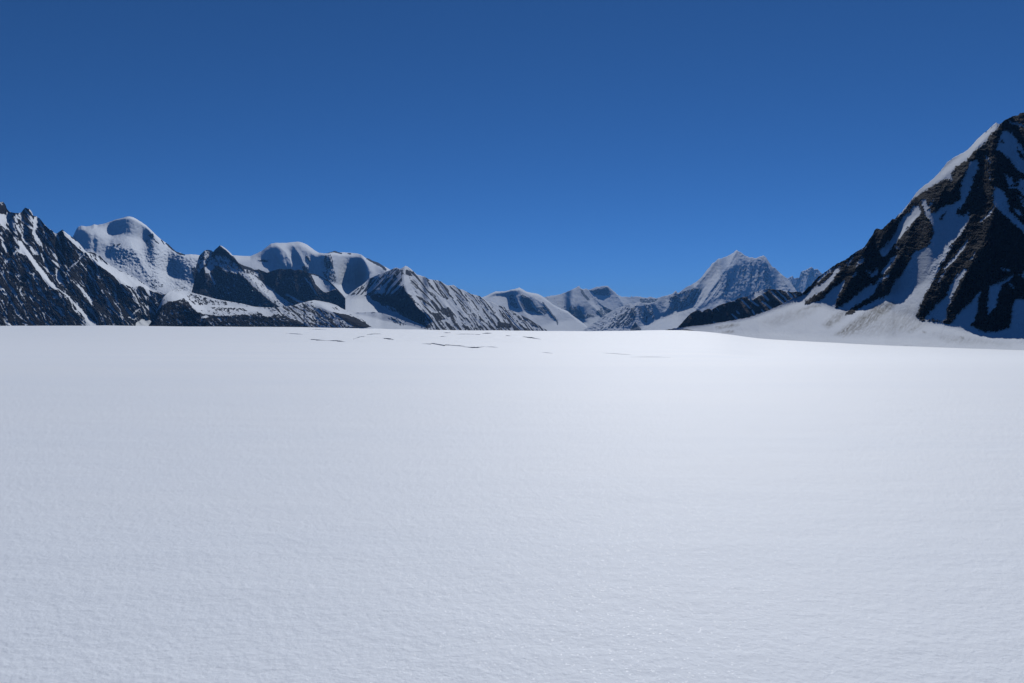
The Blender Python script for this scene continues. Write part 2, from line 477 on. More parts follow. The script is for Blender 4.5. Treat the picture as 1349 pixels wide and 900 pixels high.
def build_glacier():
    azf = np.arctan((np.linspace(-140, W + 140, 1000) - W / 2) / F)
    azo = np.linspace(azf[-1], azf[0] + 2 * math.pi, 90)[1:]
    az = np.concatenate([azf, azo])
    r1 = 1.0 / np.linspace(1 / 0.5, 1 / 3.2, 12)
    rn = EYE * F / np.linspace(EYE * F / 3.2, EYE * F / 40.0, 460)[1:]
    rf = np.exp(np.linspace(math.log(40), math.log(5000), 240))[1:]
    rx = np.exp(np.linspace(math.log(5000), math.log(30000), 20))[1:]
    r = np.concatenate([r1, rn, rf, rx])
    X = r[:, None] * np.sin(az)[None, :]; Y = r[:, None] * np.cos(az)[None, :]
    P = np.stack([X, Y, glacier_z(X, Y)], -1).reshape(-1, 3)
    Q = grid_quads(len(r), len(az))[:, ::-1]
    c = np.array([[0, 0, float(glacier_z(np.array([0.0]), np.array([0.4]))[0])]])
    P = np.vstack([P, c]); k = len(P) - 1
    i = np.arange(len(az) - 1)
    Q = np.vstack([Q, np.stack([np.full_like(i, k), i + 1, i, i], -1)]) if False else Q
    me = mesh_from('snowfield', P[:-1], Q)
    me.materials.append(glacier_material())
    o = bpy.data.objects.new('snowfield', me); COL.objects.link(o)
    label(o, 'wide flat glacier covered in white wind-crusted snow', 'glacier', 'structure')
    return o

build_glacier()

# ------------------------------------------------------------------ crevasses that open far out on the snow
def crevasse_material():
    m, nt, b = nodes_of('crevasse_ice'); L = nt.links
    geo = nd(nt, 'ShaderNodeNewGeometry')
    n = nd(nt, 'ShaderNodeTexNoise', i_Scale=1.2, i_Detail=5.0, i_Roughness=0.65); L.new(geo.outputs['Position'], n.inputs['Vector'])
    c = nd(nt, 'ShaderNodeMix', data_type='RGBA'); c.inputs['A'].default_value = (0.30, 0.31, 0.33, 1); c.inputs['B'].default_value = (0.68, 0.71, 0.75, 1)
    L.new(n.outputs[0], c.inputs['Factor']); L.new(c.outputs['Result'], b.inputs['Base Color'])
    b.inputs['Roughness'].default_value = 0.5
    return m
def plain_snow_material():
    m, nt, b = nodes_of('lip_snow'); L = nt.links
    geo = nd(nt, 'ShaderNodeNewGeometry')
    n = nd(nt, 'ShaderNodeTexNoise', i_Scale=2.0, i_Detail=5.0); L.new(geo.outputs['Position'], n.inputs['Vector'])
    b.inputs['Base Color'].default_value = SNOW; b.inputs['Roughness'].default_value = 0.7
    bp = nd(nt, 'ShaderNodeBump', i_Strength=0.2, i_Distance=0.1); L.new(n.outputs[0], bp.inputs['Height']); L.new(bp.outputs[0], b.inputs['Normal'])
    return m
CREV_ICE, LIP_SNOW = crevasse_material(), plain_snow_material()

def place_on_glacier(px, py):
    hx, hy, t = [float(a) for a in sight(px, py)]
    rs = np.exp(np.linspace(math.log(60), math.log(2600), 1500))
    z = glacier_z(rs * hx, rs * hy)
    hit = np.where(z >= EYE + t * rs)[0]
    r = float(rs[hit[0]]) if len(hit) else 2000.0
    return r, hx, hy

def build_crevasse(path, hpx, text, seed):
    """an open slit seen across: sunken blue-grey far wall under an overhanging snow lip, tapering at both ends"""
    n = 40; p = np.array(path, float)
    p = np.vstack([p[0] - 0.22 * (p[-1] - p[0]), p, p[-1] + 0.22 * (p[-1] - p[0])])      # hairline ends
    cum = np.concatenate([[0], np.cumsum(np.hypot(*(p[1:] - p[:-1]).T))]); s = np.linspace(0, cum[-1], n)
    px = np.interp(s, cum, p[:, 0]); py = np.interp(s, cum, p[:, 1])
    u = np.linspace(0, 1, n)
    r0, _, _ = place_on_glacier(px[n // 2], py[n // 2])
    pts = []
    for a, b in zip(px, py):
        r, hx, hy = place_on_glacier(a, b); r = 0.35 * r + 0.65 * r0 if abs(r - r0) > 0.25 * r0 else r
        pts.append((r * hx, r * hy, hx, hy))
    pts = np.array(pts); gz = glacier_z(pts[:, 0], pts[:, 1])
    mpp = r0 / F
    tp = np.sin(np.clip(u, 0, 1) * math.pi) ** 1.3 * (0.65 + 0.9 * np.abs(fbm(u * 7.0, u * 0 + seed * 1.7, 3, 401 + seed)))
    h = 0.62 * hpx * mpp * tp + 0.01
    x, y, hx, hy = pts.T
    def row(back, dz): return np.stack([x + hx * back, y + hy * back, gz + dz], -1)
    wall = [row(0 * h, -0.6 - 0 * h), row(0.10 * h, 0.05 * h), row(0.30 * h, 0.55 * h), row(0.35 * h, 0.80 * h)]
    lip = [row(0.33 * h, 0.79 * h), row(0.02 * h - 0.0, 0.92 * h), row(0.15 * h, 1.06 * h), row(1.2 * h, 1.02 * h), row(5.0 * h, 0.62 * h), row(14.0 * h + 1, 0.15 * h), row(22 * h + 2, -0.6 - 0 * h)]
    c = np.array([x[n // 2], y[n // 2], gz[n // 2]])
    root = bpy.data.objects.new('crevasse', None); COL.objects.link(root); root.location = c
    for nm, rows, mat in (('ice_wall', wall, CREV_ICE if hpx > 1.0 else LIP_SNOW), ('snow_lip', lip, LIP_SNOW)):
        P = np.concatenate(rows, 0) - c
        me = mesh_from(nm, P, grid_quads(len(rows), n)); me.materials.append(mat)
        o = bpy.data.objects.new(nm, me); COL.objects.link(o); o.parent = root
    label(root, text, 'crevasse', None, 'crevasses far out on the glacier')

CREV = [
    ([(561, 451.5), (570, 453), (578, 454.5), (586, 456), (596, 457)], 2.3, 'longest and darkest crevasse, a long slanting slit in the snow below the fluted ridge'),
    ([(597, 455.5), (604, 456), (612, 456.6)], 1.5, 'short crevasse between the longest slit and the blunt dark one'),
    ([(615, 457.5), (622, 458.5), (630, 458.4), (637, 457)], 2.4, 'blunt dark crevasse just past the right end of the longest slit'),
    ([(642, 457), (654, 457.8)], 0.9, 'faint grey crevasse right of the blunt dark slit'),
    ([(690, 444), (700, 445.5), (708, 446.5)], 1.9, 'lone dark crevasse below the foot of the fluted ridge, rightmost of the clear ones'),
    ([(637, 439.5), (647, 439.3)], 1.5, 'small dark crevasse close under the far snow edge, below the fluted slabs'),
    ([(606, 440.3), (628, 440.6)], 0.7, 'thin faint crevasse line left of the small dark one near the snow edge'),
    ([(506, 446), (512, 446.8), (517, 447.4)], 2.0, 'short stubby dark crevasse standing alone left of the longest slit'),
    ([(409, 447.2), (418, 448.2), (426, 448.6)], 1.1, 'thin left half of the broken crevasse line on the left of the snowfield'),
    ([(434, 449), (442, 449.4), (452, 450.3)], 1.8, 'dark right half of the broken crevasse line on the left of the snowfield'),
    ([(468, 446), (475, 444), (480, 443.6)], 1.0, 'pale curved crevasse bending upward between the broken line and the stubby one'),
    ([(486, 440.6), (499, 440)], 0.9, 'faint crevasse near the snow edge below the whaleback rock'),
    ([(580, 443.8), (587, 443.4)], 0.8, 'tiny grey crevasse below the middle of the fluted ridge'),
    ([(585, 438.8), (592, 438.5)], 0.8, 'tiny crevasse touching the far snow edge below the fluted ridge'),
    ([(667, 442.4), (672, 442.7)], 1.0, 'tiny dark crevasse left of the lone one at the foot of the fluted ridge'),
    ([(409, 434), (426, 434.4)], 0.7, 'faint crevasse at the far edge under the mottled foothill'),
    ([(380, 439.5), (396, 440.4)], 0.8, 'leftmost faint crevasse below the mottled foothill'),
    ([(800, 465.5), (826, 467.2)], 0.45, 'shallow grey crevasse alone on the open snow right of the middle'),
    ([(838, 482), (876, 484.2)], 0.4, 'nearest shallow crevasse, a thin grey line on the open snow'),
    ([(716, 464.5), (726, 465.5)], 0.6, 'short faint crevasse between the long slit and the open snow line'),
]
for i, (path, hp, text) in enumerate(CREV): build_crevasse(path, hp, text, i)

# ------------------------------------------------------------------ mountains, far to near
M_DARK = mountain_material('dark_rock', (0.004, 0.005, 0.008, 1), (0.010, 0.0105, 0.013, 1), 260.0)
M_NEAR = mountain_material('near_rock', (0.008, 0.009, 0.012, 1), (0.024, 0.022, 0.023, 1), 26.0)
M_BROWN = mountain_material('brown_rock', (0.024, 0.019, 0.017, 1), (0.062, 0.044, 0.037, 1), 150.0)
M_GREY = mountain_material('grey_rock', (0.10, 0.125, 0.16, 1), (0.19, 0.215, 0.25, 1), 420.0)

# --- hazy tooth far behind, right of the great peak
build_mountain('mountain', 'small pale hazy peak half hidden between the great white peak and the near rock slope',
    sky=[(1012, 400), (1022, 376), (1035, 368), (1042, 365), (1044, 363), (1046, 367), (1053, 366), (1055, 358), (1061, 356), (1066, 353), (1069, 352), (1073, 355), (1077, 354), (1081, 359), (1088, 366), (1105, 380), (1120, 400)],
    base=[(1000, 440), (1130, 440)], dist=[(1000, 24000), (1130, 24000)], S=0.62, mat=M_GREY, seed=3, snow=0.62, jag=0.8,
    ribs=[([(1068, 353), (1062, 372), (1058, 395)], 8, 6, 6), ([(1044, 364), (1042, 385)], 6, 6, 4)], rough=2.0, rough_px=7, streak=(0.35, 2.0, 14.0, 80))

# --- pale range closing the valley (two summits)
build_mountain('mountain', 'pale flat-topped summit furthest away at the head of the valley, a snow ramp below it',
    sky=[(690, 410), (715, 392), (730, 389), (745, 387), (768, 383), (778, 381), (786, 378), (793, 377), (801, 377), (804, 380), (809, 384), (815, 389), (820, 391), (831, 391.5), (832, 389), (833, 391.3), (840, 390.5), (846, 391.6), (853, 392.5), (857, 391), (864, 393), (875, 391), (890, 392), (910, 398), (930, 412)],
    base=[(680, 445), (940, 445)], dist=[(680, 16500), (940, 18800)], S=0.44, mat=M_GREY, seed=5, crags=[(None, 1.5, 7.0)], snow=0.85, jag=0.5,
    snow_items=[('p', [(776, 383), (800, 378), (806, 386), (800, 390), (786, 389)], 0.30), ('p', [(785, 390), (800, 389), (808, 398), (820, 402), (828, 410), (800, 402)], 1.0),
                ('s', [(803, 379), (810, 387), (818, 393)], 1.0, 2), ('s', [(822, 391.5), (841, 391.5)], 1.0, 1.6), ('p', [(842, 393), (890, 394), (880, 404), (846, 404)], 0.35)],
    slope_items=[('p', [(776, 383), (800, 378), (806, 386), (800, 390), (786, 389)], 0.9), ('p', [(785, 390), (800, 389), (812, 398), (800, 402)], 0.45)],
    ribs=[([(803, 378), (815, 392), (826, 408)], 14, 8, 8)], rough=2.0, streak=(0.3, 2.5, 14, 50))

build_mountain('mountain', 'pale blue peak with a spiked tip in the middle of the valley head',
    sky=[(690, 412), (712, 398), (722, 392), (735, 389), (748, 384), (757, 380), (761, 377.5), (763, 376.5), (765, 380), (768, 381), (773, 380), (778, 387), (784, 394), (792, 401), (803, 407), (812, 412), (822, 420), (832, 434)],
    base=[(680, 446), (840, 446)], dist=[(680, 13800), (840, 15400)], S=0.44, mat=M_GREY, seed=6, crags=[(None, 1.8, 7.0)], snow=0.82, jag=0.4,
    snow_items=[('p', [(758, 380), (764, 381), (775, 393), (788, 402), (780, 404), (768, 396), (760, 388)], 0.95),
                ('p', [(764, 379), (768, 383), (778, 396), (774, 396), (766, 387)], 0.2), ('s', [(773, 380), (782, 392), (797, 404)], 1.0, 2.5),
                ('p', [(752, 402), (762, 405), (772, 418), (766, 424), (754, 422), (748, 412)], 0.15), ('p', [(774, 413), (783, 416), (786, 420), (772, 420)], 0.1),
                ('s', [(759, 402), (763, 410)], 1.0, 1.6), ('s', [(752, 399), (756, 406)], 1.0, 1.2),
                ('p', [(738, 412), (752, 418), (768, 420), (790, 416), (812, 430), (810, 446), (700, 446), (715, 424)], 1.3), ('p', [(795, 403), (810, 410), (820, 422), (800, 424), (784, 412)], 0.4)],
    slope_items=[('p', [(738, 412), (752, 418), (768, 420), (790, 416), (812, 430), (810, 446), (700, 446)], 0.3), ('p', [(752, 400), (772, 404), (774, 424), (748, 424)], 0.9)],
    ribs=[([(763, 378), (772, 396), (790, 412), (800, 424)], 16, 8, 9), ([(750, 384), (752, 405), (756, 424)], 12, 8, 7), ([(773, 381), (785, 395), (805, 410)], 6, 6, 5)], rough=2.0, streak=(0.35, 2.2, 14, 65))

build_mountain('mountain', 'pale snow mountain with a flat snow shoulder directly behind the end of the fluted ridge',
    sky=[(600, 410), (618, 398), (630, 394), (640, 390), (646, 387), (653, 384), (664, 384), (672, 382), (679, 380.5), (684, 379), (688, 381), (694, 384.5), (699, 385.5), (708, 387), (714, 390), (722, 396), (730, 402), (740, 407), (748, 410), (756, 417), (766, 424), (780, 436)],
    base=[(590, 446), (790, 446)], dist=[(590, 11500), (790, 13500)], S=0.40, mat=M_GREY, seed=8, crags=[(None, 1.2, 8.0)], snow=0.86, jag=0.3, round_top=4,
    snow_items=[('p', [(671, 389), (679, 388), (684, 404), (680, 408), (672, 402)], 0.35), ('p', [(686, 387), (698, 393), (708, 405), (716, 415), (705, 412), (690, 408), (686, 400)], 0.3),
                ('p', [(642, 391), (668, 391), (670, 402), (655, 400)], 1.1), ('p', [(708, 405), (716, 404), (722, 410), (718, 414)], 0.1), ('s', [(715, 398), (724, 410), (733, 422), (737, 432)], 0.15, 2.0),
                ('s', [(677, 388), (683, 402), (690, 412)], 1.0, 2), ('s', [(700, 398), (706, 408)], 1.0, 1.5), ('p', [(690, 412), (720, 418), (740, 436), (690, 436)], 0.9), ('p', [(735, 426), (760, 424), (790, 440), (735, 440)], 1.1)],
    slope_items=[('p', [(645, 386), (684, 382), (684, 388), (645, 391)], 1.2), ('p', [(642, 391), (668, 391), (670, 402), (655, 402)], 0.35), ('p', [(671, 389), (700, 393), (716, 415), (680, 408)], 0.9), ('p', [(690, 440), (730, 424), (760, 420), (790, 446), (690, 446)], 0.25)],
    ribs=[([(684, 380), (700, 390), (718, 402), (740, 425)], 14, 10, 9), ([(678, 388), (690, 412), (705, 430)], 8, 6, 6), ([(710, 392), (735, 425)], 5, 5, 4)], rough=1.5, streak=(0.3, 2.2, 14, 58))

# --- the great white peak and its long left spur
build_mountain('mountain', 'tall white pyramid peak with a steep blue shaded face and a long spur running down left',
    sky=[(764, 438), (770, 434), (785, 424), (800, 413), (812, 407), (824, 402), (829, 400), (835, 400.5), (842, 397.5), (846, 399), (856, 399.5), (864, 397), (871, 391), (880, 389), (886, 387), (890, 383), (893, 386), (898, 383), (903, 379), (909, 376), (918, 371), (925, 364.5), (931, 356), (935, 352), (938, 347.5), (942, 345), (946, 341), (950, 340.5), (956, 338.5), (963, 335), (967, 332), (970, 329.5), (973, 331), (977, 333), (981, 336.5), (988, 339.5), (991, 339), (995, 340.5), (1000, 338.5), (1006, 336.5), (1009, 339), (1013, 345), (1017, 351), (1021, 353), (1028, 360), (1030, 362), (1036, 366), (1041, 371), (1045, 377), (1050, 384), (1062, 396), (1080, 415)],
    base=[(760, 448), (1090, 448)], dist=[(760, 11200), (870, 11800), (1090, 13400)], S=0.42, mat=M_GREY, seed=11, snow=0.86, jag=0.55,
    snow_items=[('p', [(964, 338), (971, 331), (976, 341), (974, 347), (966, 352), (958, 354), (954, 350)], 1.1), ('s', [(958, 352), (948, 362), (940, 372), (930, 384), (920, 398), (912, 408)], 1.0, 2),
                ('s', [(968, 333), (958, 342), (947, 353), (935, 366)], 0.95, 1.8), ('p', [(912, 376), (926, 371), (938, 368), (932, 373), (922, 376)], 1.2), ('s', [(942, 345), (930, 360), (918, 372)], 0.9, 2),
                ('p', [(955, 360), (975, 350), (990, 345), (1005, 341), (1015, 355), (1022, 372), (1018, 385), (990, 392), (960, 400), (950, 392), (952, 372)], 0.74),
                ('p', [(1022, 366), (1030, 364), (1042, 376), (1046, 388), (1026, 384)], 0.85), ('p', [(882, 392), (910, 380), (925, 380), (915, 400), (895, 408), (880, 410)], 0.5),
                ('p', [(835, 404), (845, 400), (862, 402), (862, 420), (852, 426), (842, 420)], 0.55), ('p', [(800, 420), (835, 404), (840, 412), (830, 430), (790, 432)], 0.45),
                ('s', [(842, 399), (848, 405), (852, 410)], 1.1, 2.0), ('s', [(840, 407), (842, 425)], 1.0, 2.0), ('s', [(858, 402), (866, 415)], 1.0, 1.8), ('s', [(870, 394), (864, 402), (868, 412)], 0.9, 4), ('s', [(890, 383), (893, 390)], 1.1, 2),
                ('p', [(782, 428), (800, 415), (828, 402), (832, 404), (812, 420), (800, 432), (780, 436)], 0.75), ('p', [(832, 430), (837, 424), (842, 431), (848, 434), (830, 436)], 0.12),
                ('p', [(845, 430), (862, 423), (878, 417), (896, 412), (908, 404), (918, 404), (910, 416), (895, 434), (845, 438)], 1.25)],
    slope_items=[('p', [(955, 358), (976, 343), (990, 343), (1006, 340), (1018, 356), (1024, 374), (1018, 390), (960, 405), (950, 392)], 0.60), ('p', [(960, 340), (971, 331), (976, 341), (970, 348), (958, 352)], 0.42),
                 ('p', [(910, 377), (938, 367), (930, 375), (920, 378)], 0.35), ('p', [(880, 392), (910, 380), (925, 380), (915, 402), (880, 412)], 0.72), ('p', [(845, 430), (878, 417), (908, 404), (918, 406), (895, 440), (845, 440)], 0.25),
                 ('p', [(835, 404), (870, 398), (880, 412), (850, 426), (830, 420)], 0.72)],
    ribs=[([(971, 331), (956, 356), (944, 372), (926, 398), (908, 416)], 9, 16, 10), ([(945, 343), (930, 362), (905, 392), (890, 410)], 9, 9, 7), ([(890, 384), (882, 402), (872, 418)], 7, 7, 5),
          ([(829, 401), (836, 416), (840, 432)], 24, 9, 10), ([(848, 400), (862, 424)], 6, 6, 5), ([(1007, 337), (1014, 355), (1022, 385)], 10, 6, 8), ([(988, 340), (986, 365), (980, 392)], 10, 8, 4), ([(1030, 363), (1042, 385)], 4, 6, 4),
          ([(862, 399), (872, 416)], 5, 5, 4)],
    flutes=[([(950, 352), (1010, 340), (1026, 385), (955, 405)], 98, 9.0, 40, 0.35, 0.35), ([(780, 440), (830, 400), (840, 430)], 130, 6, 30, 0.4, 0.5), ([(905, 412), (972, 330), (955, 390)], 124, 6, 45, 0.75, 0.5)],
    rough=3.0, rough_px=8, snow_rough=0.9, crags=[(None, 2.2, 8.0)], streak=(0.35, 2.0, 16, 115))

# --- twin snow domes left of the middle
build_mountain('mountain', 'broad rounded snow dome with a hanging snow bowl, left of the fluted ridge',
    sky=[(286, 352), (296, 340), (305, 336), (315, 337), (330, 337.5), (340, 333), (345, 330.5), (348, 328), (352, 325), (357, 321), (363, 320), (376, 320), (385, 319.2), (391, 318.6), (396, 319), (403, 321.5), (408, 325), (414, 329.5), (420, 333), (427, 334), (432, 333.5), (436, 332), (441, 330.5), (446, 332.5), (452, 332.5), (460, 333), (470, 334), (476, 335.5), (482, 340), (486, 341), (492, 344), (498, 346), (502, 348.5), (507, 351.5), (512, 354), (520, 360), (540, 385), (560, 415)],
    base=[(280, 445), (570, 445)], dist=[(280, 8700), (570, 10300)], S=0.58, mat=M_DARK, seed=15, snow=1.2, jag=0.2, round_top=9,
    snow_items=[('s', [(430, 333), (441, 331.5), (450, 334)], 0.0, 2.2), ('s', [(458, 334), (462, 335)], 0.1, 1.6), ('s', [(484, 341), (492, 345), (502, 350), (508, 355)], 0.0, 3.2), ('p', [(428, 336), (437, 335), (440, 352), (444, 368), (436, 370), (430, 358), (426, 345)], 0.45),
                ('s', [(404, 338), (408, 344)], 0.15, 2.2), ('p', [(340, 342), (354, 342), (352, 346), (342, 345)], 0.3), ('p', [(398, 351), (402, 350), (408, 358), (400, 358)], 0.0), ('p', [(424, 358), (440, 356), (446, 374), (432, 372)], 0.5),
                ('p', [(441, 372), (465, 374), (472, 384), (458, 390), (448, 384)], 1.3)],
    slope_items=[('p', [(350, 326), (366, 330), (378, 345), (384, 356), (352, 352), (344, 344)], 1.5), ('p', [(420, 335), (440, 337), (446, 375), (424, 365)], 1.6), ('p', [(432, 338), (455, 337), (472, 340), (484, 349), (490, 375), (440, 375)], 1.1), ('p', [(484, 346), (506, 354), (500, 363), (486, 362)], 0.42),
                 ('p', [(306, 337), (344, 338), (368, 352), (358, 358), (330, 352), (315, 346)], 0.40), ('p', [(384, 335), (400, 330), (420, 340), (420, 360), (395, 356)], 1.2), ('p', [(440, 374), (475, 374), (480, 392), (450, 392)], 0.2)],
    ribs=[([(362, 322), (376, 332), (383, 345), (384, 356)], 16, 5, 7), ([(385, 322), (394, 335), (400, 347), (410, 357)], 7, 5, 5), ([(372, 344), (380, 356)], 5, 3, 4), ([(432, 333), (438, 350), (446, 372)], 8, 8, 7), ([(476, 336), (486, 352), (490, 362)], 22, 6, 10), ([(440, 337), (441, 350)], 4, 4, 3)],
    lateral=5.0, flutes=[([(424, 340), (470, 342), (488, 352), (492, 380), (430, 374)], 100, 6.0, 26, 0.5, 0.0), ([(350, 335), (420, 335), (420, 362), (350, 358)], 75, 8.0, 30, 0.35, 0.0)], rough=2.0, snow_rough=0.6, crags=[([(415, 338), (470, 345), (490, 372), (470, 392), (425, 372)], 2.2, 7.0), ([(345, 330), (420, 335), (420, 362), (345, 358)], 0.9, 8.0), (None, 1.4, 15.0)], streak=(0.3, 2.5, 12, 70))

build_mountain('mountain', 'high snow dome with an icefall and a rounded shaded cap, tallest white summit on the left',
    sky=[(86, 330), (92, 318), (96, 312), (100, 303), (103, 299), (107, 297.5), (113, 298.5), (120, 297.5), (124, 295.5), (128, 296.5), (138, 294.5), (145, 292), (152, 289.5), (160, 287.5), (168, 285.2), (173, 285.6), (179, 288), (185, 292), (192, 296.5), (199, 303), (205, 309), (211, 314.5), (217, 319), (222, 322), (228, 328), (232, 331.5), (237, 333), (244, 335.5), (252, 335), (262, 336), (272, 340), (285, 352), (300, 375), (315, 400)],
    base=[(80, 440), (320, 440)], dist=[(80, 7800), (320, 9100)], S=0.52, mat=M_DARK, seed=19, snow=1.2, jag=0.25, round_top=7,
    snow_items=[('s', [(219, 321), (226, 327), (234, 333), (243, 336)], 0.0, 2.4), ('p', [(195, 310), (201, 307), (203, 312), (199, 314)], 0.05), ('s', [(203, 315), (209, 321)], 0.2, 1.8), ('s', [(212, 316), (217, 322)], 0.2, 1.5), ('p', [(189, 316), (195, 315), (204, 325), (196, 326)], 0.55), ('p', [(148, 322), (160, 320), (158, 324), (150, 325)], 0.55),
                ('p', [(190, 369), (205, 368), (218, 377), (205, 382), (196, 376)], 0.6), ('p', [(224, 372), (240, 374), (250, 382), (236, 380)], 0.7), ('p', [(252, 352), (258, 352), (266, 370), (270, 388), (262, 382), (254, 366)], 0.25), ('p', [(262, 340), (272, 344), (268, 360), (258, 352)], 0.6)],
    slope_items=[('p', [(136, 297), (150, 291), (168, 286), (183, 292), (196, 301), (204, 311), (201, 314), (196, 311), (188, 312), (178, 313), (170, 311), (160, 308), (148, 303)], 2.6), ('p', [(104, 300), (130, 300), (160, 310), (185, 313), (192, 320), (180, 326), (150, 316), (125, 305)], 0.46),
                 ('p', [(98, 303), (112, 305), (138, 314), (148, 328), (130, 336), (108, 328)], 1.35), ('p', [(144, 328), (178, 328), (184, 345), (170, 352), (150, 345)], 1.2), ('p', [(175, 345), (190, 350), (200, 364), (192, 366), (180, 362), (172, 352)], 0.5),
                 ('p', [(196, 330), (230, 340), (255, 352), (258, 375), (225, 360), (200, 350)], 0.85), ('p', [(210, 362), (225, 360), (250, 378), (275, 392), (240, 388), (215, 384)], 0.3)],
    ribs=[([(178, 330), (188, 350), (199, 366)], 16, 8, 7), ([(212, 362), (235, 372), (262, 388)], 10, 14, 5), ([(192, 312), (215, 328)], 8, 5, 4)],
    rough=2.5, snow_rough=0.8, lateral=6.0, crags=[([(140, 322), (178, 326), (200, 322), (262, 342), (268, 388), (225, 382), (190, 368), (150, 350)], 5.0, 7.0), ([(100, 300), (205, 312), (190, 330), (140, 330)], 1.0, 9.0), (None, 1.6, 17.0)], streak=(0.3, 2.2, 10, 35))

# --- dark pointed peak with its cliffs
build_mountain('mountain', 'small pointed rock pyramid with dark blue cliffs below, between the two snow domes',
    sky=[(250, 395), (256, 370), (258, 352), (262, 338), (266, 333.5), (269, 330.5), (273, 329), (278, 329.8), (281, 332), (284, 328.5), (287, 325.5), (290, 323), (293, 324.5), (297, 327.5), (302, 331.5), (306, 336), (310, 341), (315, 347), (319, 349), (324, 351), (330, 352.5), (335, 355.5), (341, 355), (347, 357.5), (352, 359), (356, 358), (361, 356), (366, 354.5), (369, 354), (375, 355), (383, 354), (388, 356.5), (394, 355), (402, 357), (408, 360), (412, 360.5), (420, 363), (426, 366), (432, 369.5), (438, 374), (442, 378.5), (450, 387), (458, 396), (466, 404), (474, 412), (484, 424)],
    base=[(245, 442), (490, 442)], dist=[(245, 6900), (490, 8300)], S=1.0, mat=M_DARK, seed=23, snow_slope=0.5, snow=0.2, jag=0.5,
    snow_items=[('p', [(256, 352), (262, 338), (270, 330), (280, 331), (276, 342), (268, 352), (262, 360)], 0.6), ('p', [(276, 340), (285, 336), (298, 337), (312, 348), (316, 358), (300, 356), (285, 350), (272, 352)], 0.60), ('p', [(280, 335), (290, 324), (305, 337), (314, 347), (306, 345), (297, 336), (288, 334)], 0.05),
                ('s', [(291.5, 324), (299, 329), (306, 336)], 1.3, 2.0), ('p', [(270, 352), (280, 348), (284, 354), (276, 360), (270, 360)], 0.85), ('s', [(276, 358), (279, 365), (283, 374)], 1.1, 2.0), ('s', [(297, 366), (300, 372)], 0.8, 1.4),
                ('p', [(290, 355), (302, 354), (318, 354), (332, 360), (345, 371), (356, 381), (370, 391), (386, 401), (384, 409), (368, 404), (354, 395), (342, 384), (330, 374), (322, 364), (308, 360)], 0.72),
                ('p', [(318, 353), (330, 356), (344, 358), (340, 364), (326, 362)], 0.55), ('s', [(352, 377), (362, 386), (376, 396)], 1.0, 1.8), ('p', [(368, 362), (400, 366), (404, 378), (380, 378), (362, 372)], 0.28),
                ('s', [(402, 366), (407, 372), (412, 380), (418, 389)], 1.0, 1.8), ('p', [(410, 362), (421, 364), (432, 371), (443, 381), (438, 382), (429, 386), (422, 381), (416, 374)], 1.15), ('s', [(378, 388), (392, 396), (412, 404), (428, 410)], 1.0, 2.6),
                ('p', [(340, 356), (352, 360), (350, 366), (342, 362)], 0.1), ('p', [(300, 358), (316, 361), (326, 372), (345, 392), (362, 406), (330, 404), (300, 397), (276, 391), (268, 378), (272, 362), (285, 352)], 0.27, 1.0), ('s', [(276, 358), (279, 365), (283, 374)], 1.1, 2.0), ('s', [(312, 368), (307, 378)], 0.6, 1.2), ('s', [(290, 388), (294, 391)], 0.7, 1.2)],
    slope_items=[('p', [(268, 356), (316, 361), (345, 392), (300, 397), (270, 380)], 1.5), ('p', [(318, 356), (345, 371), (386, 401), (384, 409), (342, 384)], 0.55), ('p', [(360, 356), (410, 358), (420, 388), (380, 385), (350, 365)], 1.35), ('p', [(410, 362), (443, 381), (430, 386), (416, 374)], 0.5), ('p', [(284, 330), (292, 326), (310, 345), (290, 338)], 1.4)],
    ribs=[([(290, 323), (304, 336), (318, 352), (340, 378), (365, 402)], 26, 9, 13), ([(369, 354), (362, 372), (372, 392)], 12, 8, 6), ([(406, 358), (412, 375), (420, 390)], 14, 6, 8), ([(385, 355), (388, 375), (394, 392)], 9, 7, 5), ([(425, 366), (445, 384), (466, 406)], 8, 8, 6), ([(270, 331), (268, 350), (272, 378)], 6, 8, 5)],
    rough=3.0, rough_px=8, streak=(0.35, 2.0, 14, 60))

